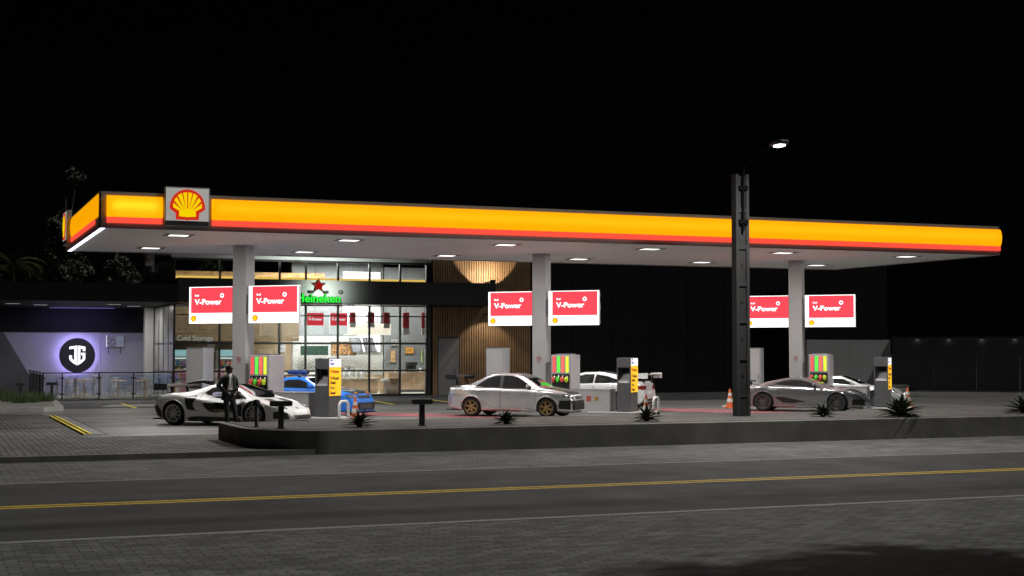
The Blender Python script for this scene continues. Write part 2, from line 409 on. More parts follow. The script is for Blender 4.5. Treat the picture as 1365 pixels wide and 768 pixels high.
def bulged(x0, x1, z0, z1, y, depth, n=6):
    """front panel gently bowed outwards"""
    mb = MB(); vs = []
    for k in range(n + 1):
        t = k / n; z = z0 + (z1 - z0) * t; d = y - depth * (0.35 + 0.65 * math.sin(PI * t) ** 0.7)
        vs += [(x0, d, z), (x1, d, z)]
    mb.add(vs, [(2 * k, 2 * k + 1, 2 * k + 3, 2 * k + 2) for k in range(n)])
    o = len(mb.v)
    a = [(x0, y, z0 + (z1 - z0) * k / n) for k in range(n + 1)]; b = [(x1, y, z0 + (z1 - z0) * k / n) for k in range(n + 1)]
    mb.add(a + b, [])
    for k in range(n):
        mb.f.append((2 * k, 2 * k + 2, o + k + 1, o + k)); mb.f.append((2 * k + 1, o + n + 1 + k, o + n + 2 + k, 2 * k + 3))
    return mb
yf = Y0 - .03
for (xa, xb) in ((4.53, 6.03), (7.40, X1 + .02)):
    tb_ = MB(); x_ = xa + .15
    while x_ < xb - .3:
        e_ = min(x_ + 2.35, xb - .15); tb_.tube([(x_, yf - .02, 6.15), (e_, yf - .02, 6.15)], .014, 6); x_ = e_ + .05
    cp(tb_, 'tube_lamps', M['tube'] if xb < 7 else M['tube_dim'])
    cp(bulged(xa, xb, 5.83, 6.42, yf, .13), 'fascia_panel', M['fascia_sheet'], ca, True)
    cp(MB().box(xa, xb, yf - .06, yf, 5.665, 5.825, bev=.012), 'fascia_stripe', M['fascia_red'])
# left return of the fascia, with the round-ended stripe
side = bulged(Y0 + .12, Y1 - .1, 5.83, 6.46, 0, .07)
side.v = [(X0 - .03 + y, x, z) for x, y, z in side.v]
cp(side, 'fascia_panel', M['fascia_yellow'], ca, True)
cp(MB().box(X0 - .085, X0 - .03, Y0 + .9, Y1 - .1, 5.68, 5.815, bev=.02), 'fascia_stripe', M['fascia_red'])
# right return
side = bulged(Y0 + .05, Y1 - .1, 5.83, 6.42, 0, .07)
side.v = [(X1 + .03 - y, x, z) for x, y, z in side.v]
cp(side, 'fascia_panel', M['fascia_yellow'], ca, True)
# white-violet light strip under the left edge
M['led'] = emis('cool_led', (0.80, 0.78, 1.0), 4.0)
cp(MB().box(X0 + .02, X0 + .14, Y0 + .02, Y1 - .02, ZS - .035, ZS - .003), 'light_strip', M['led'])
# thin bright trim on the lower front edge
cp(MB().box(X0, X1, Y0 - .045, Y0 - .032, ZS - .03, ZS + .005), 'edge_trim', M['steel'])

def pecten(s, depth):
    """shell emblem: red backing outline and yellow ribs, centred, in xz"""
    U = lambda P_: [((x - 403) / 300 * s, (345 - y) / 300 * s) for x, y in P_]
    half = [(403, 83), (330, 93), (255, 122), (190, 175), (145, 240), (112, 335), (105, 415), (205, 490), (215, 600), (370, 600)]
    red = MB().prism(U(half + [(403, 613)] + [(806 - x, y) for x, y in half[::-1][:-1]]), -depth, 0)
    ye = MB()
    base = [(262, 545), (265, 455), (300, 430), (345, 415), (403, 408), (461, 415), (506, 430), (541, 455), (544, 545), (403, 555)]
    ye.prism(U(base), -depth - .012 * s - .002, -depth - .001)
    for q in ([(165, 318), (163, 395), (263, 452), (297, 428)], [(218, 222), (178, 277), (302, 426), (338, 415)],
              [(304, 152), (238, 190), (343, 413), (372, 408)], [(392, 133), (325, 148), (377, 408), (396, 407)]):
        ye.prism(U(q), -depth - .012 * s - .002, -depth - .001); ye.prism(U([(806 - x, y) for x, y in q][::-1]), -depth - .012 * s - .002, -depth - .001)
    return red, ye
# emblem boxes: front and left return
def emblem_box(mtx_front):
    bx = MB().box(-.62, .62, -.16, 0, 0, 1.09, bev=.012)
    fc = MB().box(-.59, .59, -.168, -.1605, .15, 1.06)
    rd, yl = pecten(.495, .02); off(rd, 0, -.17, .60); off(yl, 0, -.17, .60)
    sill = MB().box(-.60, .60, -.175, -.1605, .02, .13)
    return bx, fc, rd, yl, sill
M['emb_face'] = emis('emblem_backing', (0.40, 0.39, 0.36), 0.75, (0.4, 0.4, 0.38))
for (lx, ly, ang) in ((6.69, Y0 - .05, 0.0), (X0 - .05, 49.6, -PI / 2)):
    Mx = Matrix.Translation((lx - X0, ly - Y0, 5.62)) @ Matrix.Rotation(ang, 4, 'Z')
    bx, fc, rd, yl, sill = emblem_box(None)
    eb = bx.xf(Mx).build('emblem_box', M['fas_frame'], ca)
    fc.xf(Mx).build('face_panel', M['emb_face'], eb); rd.xf(Mx).build('emblem_outline', M['logo_red'], eb)
    yl.xf(Mx).build('emblem_ribs', M['logo_yellow'], eb); sill.xf(Mx).build('sill', M['dark_grey'], eb)
# columns
for i in range(3):
    c = CC[i]
    col = off(MB().box(-.25, .25, -.25, .25, IZ - .02, ZS + .01, bev=.012).xf(Matrix.Rotation(ROT, 4, 'Z')), c[0] - X0, c[1] - Y0, 0).build('column', M['grey_paint'], ca)
    # no-smoking notice on the road-facing side
    dec = MB(); n = 28
    ring = []
    for k in range(n):
        a = 2 * PI * k / n; ring.append((.085 * math.cos(a), -.004, .085 * math.sin(a)))
    for k in range(n):
        a = 2 * PI * k / n; ring.append((.062 * math.cos(a), -.004, .062 * math.sin(a)))
    dec.add(ring, [(k, (k + 1) % n, (k + 1) % n + n, k + n) for k in range(n)])
    dec.prism([(-.05, .04), (.04, -.05), (.05, -.04), (-.04, .05)], -.006, -.0035)
    ft = Matrix.Translation((c[0] - X0, c[1] - Y0, 1.88)) @ Matrix.Rotation(ROT, 4, 'Z') @ Matrix.Translation((.0, -.2535, 0))
    pn = MB().box(-.115, .115, -.002, 0.002, -.17, .115).xf(ft).build('notice_plate', M['grey_paint'], col)
    dec.xf(ft).build('prohibition_ring', mat('notice_red', (0.35, 0.03, 0.04), 0.5), col)
    t = text_mesh('NO SMOKING', .034, .002, .0, 'CENTER'); off(t, 0, -.004, -.14).xf(ft).build('lettering', M['black'], col)
    cg = MB().box(-.035, .05, -.0036, -.0025, -.012, .012).xf(ft).build('cigarette_mark', M['black'], col)
# soffit downlights
for k in range(6):
    for (yy) in (43.2, 48.9):
        xx = 6.82 + 5.165 * k
        f = MB().box(-.42, .42, -.36, .36, -.012, 0.0).xf(Matrix.Translation((xx - X0, yy - Y0, ZS - .002))).build('downlight', M['dark_grey'], ca)
        MB().box(-.27, .27, -.23, .23, -.018, -.0125).xf(Matrix.Translation((xx - X0, yy - Y0, ZS - .002))).build('lens', M['lamp_white'], f)
        area('canopy_lamp', (xx, yy, ZS - .03), (0, 0, 0), .56, .54, CAN_W, (1.0, .97, .93))

# ================================================================== ISLANDS
M['island'] = mat('island_concrete', (0.42, 0.42, 0.41), 0.75, 0, 0.12, 3)
isl_lab = ['raised concrete pump island by the white supercar', 'raised concrete pump island by the silver saloon', 'raised concrete pump island by the dark grey coupe']
for i in range(3):
    o = thing('pump_island', isl(i, 0, 0), isl_lab[i], 'kerb island', ROT, 'pump islands')
    MB().box(-2.7, 4.1, -.75, .75, -.02, IZ, bev=.02).build('island_slab', M['island'], o)

# light boxes on the columns
def light_box(name, loc, w, right_margin, label):
    o = thing(name, loc, label, 'lit sign', ROT, 'lit red and white signs on the canopy columns')
    h = 1.20
    c = MB().box(0, w, -.06, .06, 0, h, bev=.006).build('case', M['grey_paint'], o)
    MB().box(.004, w - .004, -.066, -.0605, .004, h - .004).build('white_face', M['sign_white'], o)
    x0, x1 = (.08 if right_margin == 0 else .148), w - right_margin
    MB().box(x0, x1, -.072, -.0665, .345, h - .03).build('red_field', M['sign_red'], o)
    k = w / 1.86
    t = text_mesh('V-Power', .25, .003, .008); a, b = width(t); q_ = 1.04 / (b - a); t.v = [((x - a) * q_ + x0 + .145, y - .0745, z + .62) for x, y, z in t.v]; t.build('lettering', M['sign_white'], o)
    t = text_mesh('Shell', .088, .003, .002); a, b = width(t); off(t, x0 + .150 - a, -.0745, .885).build('lettering', M['sign_white'], o)
    rg = MB(); n = 24; cx, cz = x0 + 1.20, .905; vs = []
    for q in range(n):
        a = 2 * PI * q / n; vs.append((cx + .075 * math.cos(a), -.0745, cz + .075 * math.sin(a)))
    for q in range(n):
        a = 2 * PI * q / n; vs.append((cx + .038 * math.cos(a), -.0745, cz + .038 * math.sin(a)))
    rg.add(vs, [(q, (q + 1) % n, (q + 1) % n + n, q + n) for q in range(n)])
    rg.build('ring_mark', M['sign_white'], o)
    rd, yl = pecten(.115, .004); off(rd, x0 + .10, -.0665, .17); off(yl, x0 + .10, -.0665, .17)
    rd.build('emblem_outline', M['logo_red'], o); yl.build('emblem_ribs', M['logo_yellow'], o)
    return o
who = ['column behind the man in the suit', 'column behind the silver saloon', 'column behind the dark grey coupe']
for i in range(3):
    p = isl(i, -1.93, -.19, 3.04); a = light_box('sign_box', p, 1.67, .0, 'lit red sign left of the ' + who[i])
    MB().box(1.6705, 1.69, -.03, .03, .3, .91).build('bracket', M['dark_grey'], a)
    p = isl(i, .36, -.19, 3.04); a = light_box('sign_box', p, 1.86, .05, 'lit red sign right of the ' + who[i])
    MB().box(-.105, -.0005, -.03, .03, .3, .91).build('bracket', M['dark_grey'], a)

# pump with hoses
strip_cols = [('strip_red', (0.75, 0.08, 0.08)), ('strip_green', (0.10, 0.75, 0.06)), ('strip_coral', (0.85, 0.12, 0.09)), ('strip_lime', (0.62, 0.75, 0.04))]
SM = [emis(n + '_lit', c, 0.9, c) for n, c in strip_cols]
NM = [mat(n + '_grip', c, 0.4) for n, c in strip_cols]
M['pump'] = mat('pump_mauve_grey', (0.42, 0.385, 0.40), 0.5, 0, 0.06, 2)
def fuel_pump(loc, label):
    o = thing('fuel_pump', loc, label, 'fuel pump', ROT, 'fuel pumps with coloured nozzles')
    MB().box(0, .74, 0, .90, 0, 1.93, bev=.015).build('cabinet', M['pump'], o)
    MB().box(.03, .71, -.012, -.0005, .55, 1.90).build('front_panel', M['grey_paint'], o)
    MB().box(.05, .69, -.02, -.0125, .62, 1.27).build('nozzle_recess', M['black'], o)
    for k in range(4):
        x = .075 + k * .158
        MB().box(x, x + .105, -.026, -.0125, 1.32, 1.87, bev=.004).build('grade_strip', SM[k], o)
        nz = MB()
        nz.tube([(x + .05, -.07, 1.24), (x + .052, -.09, 1.15), (x + .05, -.10, 1.0)], [.022, .042, .028], 8)
        z = nz.build('nozzle', M['black'], o, True)
        MB().lathe([(.0, -.10), (.045, -.09), (.066, -.03), (.068, .04), (.042, .09), (.0, .10)], 'z', 12, (x + .05, -.095, 1.08)).build('grip', NM[k], z, True)
        MB().tube([(x + .05, -.02, 1.22), (x + .085, -.05, 1.16), (x + .062, -.07, 1.07)], .012, 6).build('spout', M['chrome'], z, True)
        MB().tube([(x + .05, -.10, .93), (x + .04, -.12, .70), (x + .055, -.10, .42), (x + .08, -.05, .30), (x + .09, -.015, .45), (x + .09, -.014, .60)], .014, 6).build('hose', M['rubber'], z, True)
    MB().box(.10, .64, .25, .75, 1.931, 1.97, bev=.01).build('top_cap', M['dark_grey'], o)
    return o
for i, lab in enumerate(('grey pump with four coloured nozzles behind the white supercar', 'grey pump with four coloured nozzles behind the silver saloon bonnet', 'grey pump with four coloured nozzles behind the dark grey coupe windscreen')):
    fuel_pump(isl(i, .53, -.45, IZ), lab)
def cabinet(loc, label):
    o = thing('equipment_cabinet', loc, label, 'cabinet', ROT, 'tall blank cabinets beside the columns')
    MB().box(0, .66, 0, .60, 0, 2.17, bev=.012).build('body', M['steel'], o)
    MB().box(.03, .63, -.008, -.0005, .08, 2.12).build('front_panel', M['grey_paint'], o)
    MB().box(.58, .60, -.022, -.0085, 1.0, 1.18).build('handle', M['dark_grey'], o)
    MB().box(-.01, .67, -.012, .61, 2.1705, 2.19).build('cap', M['dark_grey'], o)
    return o
for i, lab in enumerate(('tall blank grey cabinet left of the column, above the black supercar wing', 'tall blank grey cabinet before the timber wall, above the silver saloon roof', 'tall blank grey cabinet between the lamp post and the canopy column')):
    cabinet(isl(i, -2.0, -.30, IZ), lab)
M['sticker_red'] = mat('sticker_red', (.30, .03, .015), .5); M['sticker_yellow'] = mat('sticker_yellow', (.42, .30, .02), .5)
def bin_unit(loc, label):
    o = thing('service_cabinet', loc, label, 'low cabinet', ROT, 'low grey cabinets beside the pumps')
    MB().box(0, 1.34, 0, .62, 0, .73, bev=.012).build('body', M['grey_paint'], o)
    MB().box(-.012, 1.352, -.012, .632, .7305, .765, bev=.006).build('top_panel', M['steel'], o)
    rd, yl = pecten(.075, .003); off(rd, .86, -.0005, .43); off(yl, .86, -.0005, .43)
    rd.build('emblem_outline', M['sticker_red'], o); yl.build('emblem_ribs', M['sticker_yellow'], o)
    MB().box(.50, .66, -.004, -.0005, .34, .52).build('notice', mat('notice_sticker', (0.45, 0.07, 0.06), 0.5), o)
    return o
for i, lab in enumerate(('low grey cabinet between pump and pay kiosk behind the white supercar', 'low grey cabinet with yellow shell emblem, in front of the white hatchback', 'low grey cabinet behind the dark grey coupe bonnet')):
    bin_unit(isl(i, 1.29, -.33, IZ), lab)
def kiosk(loc, label):
    o = thing('pay_kiosk', loc, label, 'pay kiosk', ROT, 'pay kiosks with yellow price panels')
    MB().box(0, .50, 0, .75, 0, .98, bev=.008).box(0, .035, 0, .75, .98, 1.50).box(.465, .50, 0, .75, .98, 1.50).box(.035, .465, .28, .75, .98, 1.50).box(0, .50, 0, .75, 1.50, 1.83, bev=.008).build('housing', M['dark_grey'], o)
    MB().add([(.036, .02, .981), (.464, .02, .981), (.464, .279, 1.30), (.036, .279, 1.30), (.036, .279, .981), (.464, .279, .981)], [(0, 1, 2, 3), (0, 4, 5, 1), (1, 5, 2), (0, 3, 4), (3, 2, 5, 4)]).build('console', M['steel'], o)
    MB().box(.09, .41, .262, .2795, 1.32, 1.46).build('screen', M['gloss_black'], o)
    MB().box(.06, .44, .04, .24, 1.494, 1.4995).build('hood_trim', M['steel'], o)
    # price panel on the right flank, facing +x
    def face(mb, nm, m):
        mb.v = [(.5005 - y, x, z) for x, y, z in mb.v]; return mb.build(nm, m, o)
    wm = emis('panel_white', (0.85, 0.80, 0.90), 0.9, (0.7, 0.7, 0.7)); ym = emis('panel_yellow', (0.95, 0.48, 0.02), 0.9, (0.7, 0.4, 0.02))
    face(MB().box(.02, .73, -.012, -.0005, 1.56, 1.81), 'price_header', wm)
    face(MB().box(.02, .73, -.012, -.0005, .66, 1.559), 'price_panel', ym)
    for (s, z, sz, c) in (('Shell', 1.745, .07, 'p_blue'), ('Fuels', 1.63, .11, 'p_blue'), ('V-Power', 1.37, .15, 'p_red'), ('V-Power', 1.16, .15, 'p_black'), ('Diesel', 1.03, .13, 'p_black'), ('Extra', .87, .13, 'p_green'), ('Diesel', .71, .13, 'p_black')):
        pm = M.get(c)
        if pm is None:
            pm = M[c] = mat(c, {'p_blue': (.1, .12, .5), 'p_red': (.6, .06, .01), 'p_black': (.02, .015, .01), 'p_green': (.18, .3, .02)}[c], 0.5)
        t = text_mesh(s, sz, .002, .006); a, b = width(t); face(off(t, .06 - a, -.014, z), 'lettering', pm)
    return o
for i, lab in enumerate(('grey pay kiosk with yellow price panel, in front of the blue car', 'grey pay kiosk with yellow price panel, in front of the white hatchback rear', 'grey pay kiosk with yellow price panel, ahead of the dark grey coupe nose')):
    kiosk(isl(i, 2.90, -.37, IZ), lab)
def hoop(loc, label, rz):
    o = thing('guard_hoop', loc, label, 'guard hoop', rz, 'white tubular guard hoops at the island ends')
    pts = [(-.28, 0, .02)]
    for k in range(9):
        a = PI - (PI / 2) * k / 8; pts.append((-.28 + .16 + .16 * math.cos(a), 0, .42 + .16 * math.sin(a)))
    for k in range(9):
        a = PI / 2 - (PI / 2) * k / 8; pts.append((.28 - .16 + .16 * math.cos(a), 0, .42 + .16 * math.sin(a)))
    pts.append((.28, 0, .02))
    MB().tube(pts, .045, 10).build('tube', M['white'], o, True)
    for s in (-1, 1): MB().lathe([(.05, .0), (.05, .10), (.046, .105)], 'z', 12, (s * .28, 0, 0)).build('black_foot', M['black'], o, True)
    return o
hl = ('white guard hoop between the pay kiosk and cone by the blue car', 'white guard hoop behind the spiky plant by the white hatchback', 'white guard hoop behind the largest spiky plant')
for i in range(3):
    hoop(isl(i, (3.78, 4.25, 3.95)[i], (-.1, -.25, -.1)[i], .005 if i else .005), hl[i], PI / 4)
M['cone'] = mat('cone_orange', (0.62, 0.11, 0.02), 0.5, 0, 0.1, 6)
M['cone_white'] = mat('cone_reflective_white', (0.62, 0.60, 0.56), 0.4, 0, 0.08, 6)
def cone(loc, label):
    o = thing('traffic_cone', loc, label, 'traffic cone', rng.uniform(0, 1), 'orange traffic cones with white bands')
    MB().box(-.19, .19, -.19, .19, 0, .035, bev=.01).build('base', M['cone'], o)
    def rr(z): return .145 - (.145 - .028) * (z - .035) / .685
    MB().lathe([(rr(.035), .035), (rr(.72), .72), (.02, .725)], 'z', 24).build('body', M['cone'], o, True)
    for (a, b) in ((.22, .36), (.46, .57)):
        MB().lathe([(rr(a) + .003, a), (rr(b) + .003, b)], 'z', 24).build('band', M['cone_white'], o, True)
    return o
cone((12.45, 44.1, .0), 'orange cone with white bands at the blue car front corner')
cone((22.0, 42.9, .0), 'orange cone half hidden by the spiky plant under the white hatchback')
cone((28.15, 48.0, .006), 'orange cone beside the lamp post, on red ground')
cone((35.5, 47.0, .0), 'orange cone behind the largest spiky plant')
# ================================================================== STORE BUILDING
M['mullion'] = mat('dark_window_frame', (0.03, 0.03, 0.032), 0.4, 0.4, 0.1, 3)
M['wood_slat'] = mat('oak_slats', (0.33, 0.20, 0.10), 0.6, 0, 0.28, 1.2, 0.15, 30)
M['wood_back'] = mat('slat_backing', (0.05, 0.03, 0.018), 0.8)
M['beige'] = mat('beige_wall', (0.34, 0.235, 0.135), 0.7, 0, 0.16, 0.8)
M['floor_tile'] = mat('pale_floor_tile', (0.55, 0.52, 0.48), 0.35, 0, 0.1, 1.0)
M['int_dark'] = mat('charcoal_ceiling', (0.03, 0.03, 0.03), 0.8)
M['int_grey'] = mat('grey_partition', (0.22, 0.22, 0.225), 0.7, 0, 0.1, 1.0)
M['counter_wood'] = mat('pale_oak_counter', (0.50, 0.34, 0.20), 0.5, 0, 0.2, 2.0)
M['white_lit'] = emis('white_lit_wall', (1.0, 0.98, 0.95), 1.2, (0.8, 0.8, 0.8))
M['cream_lit'] = emis('cream_lightbox', (1.0, 0.90, 0.72), 0.95, (0.8, 0.75, 0.65))
M['aqua_lit'] = emis('aqua_header', (0.30, 0.62, 0.66), 0.75, (0.4, 0.5, 0.5))
M['amber_led'] = emis('amber_led', (1.0, 0.58, 0.12), 1.4)
M['frost'] = mat('frosted_side_glass', (0.26, 0.27, 0.27), 0.25, 0, 0.35, 1.2)
YF = 67.2
st = thing('store_building', (10.45, YF, 0), 'glass fronted shop with black awning and dark window frames', 'shop building')
def sp(mb, name, m, par=st, smooth=False): return off(mb, -10.45, -YF, 0).build(name, m, par, smooth)
sp(MB().box(10.4, 25.2, YF + .02, 73.4, -.05, .06), 'floor', M['floor_tile'])
sp(MB().box(10.55, 17.25, 73.0, 73.25, .06, 5.2), 'back_wall', M['beige'])
sp(MB().box(22.1, 25.2, 72.6, 72.85, .06, 6.5), 'partition', M['int_grey'])
sp(MB().box(17.255, 22.095, 73.0, 73.25, .06, 6.89), 'service_wall', M['int_grey'])
sp(MB().box(10.4, 25.3, YF + .10, 73.45, 6.90, 7.0), 'ceiling', M['int_dark'])
sp(MB().box(25.2, 25.3, YF + .35, 73.4, .06, 6.4), 'side_wall', M['int_grey'])
sp(MB().box(10.3, 14.6, YF + .12, 73.5, 7.001, 7.6).box(10.3, 22.7, YF - .03, YF + .10, 6.42, 7.0), 'roof_upstand', M['wall_grey'])
sp(MB().box(10.6, 18.9, 72.8, 72.98, 5.25, 6.12), 'timber_frieze', mat('warm_timber_panel', (0.55, 0.30, 0.11), 0.6, 0, 0.45, 2.5))
bk = MB()
for q in range(9): bk.box(10.58, 17.2, 71.2, 71.38, 2.64 + .184 * q, 2.81 + .184 * q)
sp(bk, 'bulkhead', mat('brown_planks', (0.20, 0.135, 0.075), .7, 0, .3, 2.0))
sp(MB().box(10.58, 17.2, 71.39, 72.99, 4.285, 4.42), 'bulkhead_top', M['int_dark'])
# frame grid
fr = MB()
xs = [10.45, 12.51, 13.95, 15.30, 16.55, 18.11, 19.66, 21.19, 22.55]
for x in xs:
    fr.box(x - .045, x + .045, YF - .04, YF + .06, .0, 4.33); fr.box(x - .045, x + .045, YF - .04, YF + .06, 5.41, 6.41)
for z0, z1 in ((.0, .10), (1.17, 1.25), (2.46, 2.56), (3.78, 3.84), (4.27, 4.335)):
    fr.box(10.45, 22.55, YF - .035, YF + .055, z0, z1)
for z0, z1 in ((5.405, 5.45), (6.33, 6.415)):
    fr.box(10.45, 22.55, YF - .035, YF + .055, z0, z1)
fr.box(22.56, 22.74, YF - .10, YF + .30, 0, 6.42)
sp(fr, 'window_frame', M['mullion'])
rows = [(.10, 1.17), (1.25, 2.46), (2.56, 3.78), (3.84, 4.27)]
for a, b in zip(xs[:-1], xs[1:]):
    g = MB()
    for z0, z1 in rows: g.box(a + .04, b - .04, YF + .004, YF + .012, z0, z1)
    sp(g, 'shop_window', M['glass'])
    sp(MB().box(a + .04, b - .04, YF + .004, YF + .012, 5.45, 6.33), 'upper_window', M['glass'])
# left flank of the glass box
fl = MB()
for y in (68.7, 70.2, 71.7, 73.2): fl.box(10.41, 10.47, y - .03, y + .03, 0, 6.4)
for z in (1.2, 2.5, 4.3, 6.38): fl.box(10.412, 10.468, YF + .06, 73.2, z - .03, z + .03)
sp(fl, 'window_frame', M['mullion'])
for y0, y1 in ((YF + .06, 68.67), (68.73, 70.17), (70.23, 71.67), (71.73, 73.17)):
    sp(MB().box(10.43, 10.45, y0, y1, .1, 6.35), 'side_window', M['frost'])
sp(MB().box(9.98, 10.40, 73.3, 73.8, 0, 7.0), 'corner_pier', M['wall_grey'])
# black awning band across the whole front, and the flat roof of the left wing
sp(MB().box(10.3, 25.4, 65.25, YF - .045, 4.34, 5.40), 'awning', mat('awning_black', (.035, .035, .036), .6, 0, .1, 1.0, spec=.12))
sp(MB().box(-8, 10.295, 65.0, 77.6, 4.30, 5.10), 'wing_roof', M['black_clad'])
sp(MB().box(10.5, 22.5, YF + .10, YF + .20, 5.452, 5.60), 'amber_strip', M['amber_led'])
rl = MB()
for q in range(5): rl.box(13.0 + 2.0 * q, 14.2 + 2.0 * q, 69.0 + .5 * (q % 3), 69.08 + .5 * (q % 3), 6.84, 6.88)
sp(rl, 'ceiling_strip_light', M['white_lit'])
# left wing: grey wall with seams, black upper band, dark sloping slab
M['jgwall'] = mat('pale_wall_panel', (0.34, 0.34, 0.37), 0.7, 0, 0.05, 0.8)
sp(MB().box(2.6, 8.27, 77.0, 77.2, 0, 3.1).box(8.285, 10.7, 77.0, 77.2, 0, 3.1), 'wing_wall', M['jgwall'])
sp(MB().box(-8, 10.7, 76.92, 77.3, 3.105, 4.295), 'upper_band', M['black_clad'])
sp(MB().prism([(-8, 0), (5.36, 0), (3.55, 3.09), (-8, 3.09)], 76.6, 76.95), 'sloping_slab', M['wall_dark'])
for (x, y) in ((3.6, 69.5), (4.9, 71.0), (8.0, 69.0), (9.2, 71.5)):
    f = MB().box(x - .3, x + .3, y - .08, y + .08, 4.285, 4.298)
    sp(f, 'ceiling_strip_light', emis('wing_lamp', (1, .98, .95), .3))
    area('wing_light', (x, y, 4.27), (0, 0, 0), .6, .16, 75, (1, .95, .88))
sp(MB().box(5.6, 8.7, 75.0, 75.05, 4.27, 4.298), 'violet_strip', emis('violet_led', (.35, .3, 1.0), .35))
area('violet_wash', (7.1, 75.2, 4.24), (R(28), 0, 0), 3.0, .06, 45, (.42, .35, 1.0))

# round sign with the split shield
rs = thing('round_sign', (7.09, 76.5, 1.93), 'round black sign with white split shield, glowing violet on the grey wall', 'lit sign')
MB().lathe([(.87, 0.0), (.88, .02), (.88, .08), (.86, .10)], 'y', 64).build('disc', mat('sign_disc', (0.012, 0.010, 0.022), 0.4), rs, True)
Jp = [(1183, 18), (1091, 34), (1091, 66), (1151, 56), (1151, 207), (1123, 178), (1123, 140), (1091, 140), (1091, 176), (1096, 192), (1108, 208), (1140, 236), (1183, 262)]
Gp = [(1191, 18), (1282, 34), (1282, 88), (1251, 88), (1251, 62), (1223, 57), (1223, 207), (1251, 180), (1251, 139), (1233, 139), (1233, 108), (1282, 108), (1282, 176), (1277, 192), (1265, 208), (1233, 236), (1191, 262)]
kk = .50 / 122
sh = MB()
for P_ in (Jp, Gp): sh.prism([((x - 1187) * kk, (140 - y) * kk) for x, y in P_], -.02, -.001)
sh.build('shield_mark', emis('shield_white', (1.0, .98, 1.0), 1.2), rs)
MB().lathe([(.80, .16), (.83, .16), (.83, .20), (.80, .20)], 'y', 48, closed=True).build('halo_ring', emis('halo_violet', (.42, .36, 1.0), 3.0), rs)
MB().lathe([(.05, .1), (.05, .49)], 'y', 12).build('stand_off', M['black'], rs)
for k in range(8):
    a = 2 * PI * k / 8
    point('sign_halo', (7.09 + .72 * math.cos(a), 76.69, 1.93 + .74 * math.sin(a)), 12.5, (.47, .40, 1.0), .05)

# picture board on the wing wall
pb = thing('picture_board', (8.98, 76.9, 2.34), 'small wall board with black and white picture and pale green panel', 'wall board')
MB().box(-.45, .45, 0, .06, 0, .62, bev=.01).build('frame', M['steel'], pb)
MB().box(-.44, -.40, -.01, -.0005, .02, .60).build('white_edge', emis('board_edge', (1, 1, 1), .7), pb)
M['bw_picture'] = mat('bw_picture', (0.25, 0.25, 0.26), 0.5, 0, 0.95, 7)
MB().box(-.39, .06, -.008, -.0005, .04, .58).build('picture', M['bw_picture'], pb)
MB().box(.07, .43, -.008, -.0005, .04, .58).build('green_panel', mat('pale_green_panel', (0.36, 0.46, 0.42), 0.5, 0, 0.2, 6), pb)
MB().box(-.33, -.30, .0, .04, -.32, 0).box(.26, .29, 0, .04, -.32, 0).build('bracket', M['black'], pb)

# green lettering with red star on the awning
gs = thing('beer_sign', (16.65, 65.2, 4.34), 'glowing green lettering under a red star on the black awning', 'lit sign')
t = text_mesh('Heineken', .50, .05, .010, 'LEFT'); a, b = width(t); k_ = 2.05 / (b - a)
t.v = [((x - a) * k_ - 1.03, y - .06, z * 1.05 + .05) for x, y, z in t.v]
t.build('lettering', emis('neon_green', (.03, .95, .06), 1.0, (.001, .004, .001), 0.0), gs)
t2 = text_mesh('Heineken', .50, .02, .035, 'LEFT'); a2, b2 = width(t2); k2_ = 2.11 / (b2 - a2)
t2.v = [((x - a2) * k2_ - 1.06, y - .02, z * 1.05 + .05) for x, y, z in t2.v]
t2.build('letter_backing', emis('dark_green_back', (.005, .16, .012), .7, (.001, .003, .001), 0.0), gs)
def star(r, r2=.40): return [((r if k % 2 == 0 else r * r2) * math.cos(PI / 2 + k * PI / 5), (r if k % 2 == 0 else r * r2) * math.sin(PI / 2 + k * PI / 5)) for k in range(10)]
s0 = MB().prism([(x, z + .80) for x, z in star(.345, .45)], -.05, -.001).build('star_outline', mat('star_dark', (.004, .001, .001), .8, spec=.0), gs)
MB().prism([(x, z + .80) for x, z in star(.30, .45)], -.075, -.0505).build('star_rim', emis('star_pale', (.50, .10, .06), .5, (.002, .001, .001), 0.0), gs)
MB().prism([(x, z + .80) for x, z in star(.25, .45)], -.09, -.0755).build('star_face', emis('star_red', (.34, .008, .005), .8, (.002, .0, .0), 0.0), gs)
M['tag_black'] = mat('tag_black', (.003, .003, .003), .9, spec=.0)
for sx, tx in ((-.34, 'Est'), (.34, '1873')):
    pq = MB().box(sx - .13, sx + .13, -.04, -.001, .45, .58, bev=.015).build('side_tag', M['tag_black'], gs)
    tt = text_mesh(tx, .09, .002, .0, 'CENTER'); off(tt, sx, -.043, .485).build('lettering', emis('tag_text', (.35, .3, .25), .3, (.005, .005, .005), 0.0), pq)
bg = MB(); n = 20
bg.lathe([(.06, -.05), (.09, -.05), (.09, -.001), (.06, -.001)], 'y', n, (1.02, 0, .52), closed=True)
bg.build('round_mark', M['tag_black'], gs)
spot('beer_sign_glow', (16.95, 64.0, 4.9), (16.95, 65.25, 4.9), 1500, R(135), 1.0, (.88, 1.0, .86), .12)
spot('beer_sign_glow', (16.7, 64.3, 4.5), (16.7, 65.25, 4.5), 160, R(110), 1.0, (.30, 1.0, .36), .12)

# ---- interior: every fitting stands in the shop
def item(name, loc, label, cat, mbs, group=None):
    o = thing(name, loc, label, cat, 0, group)
    for nm, mb, m in mbs: mb.build(nm, m, o)
    return o
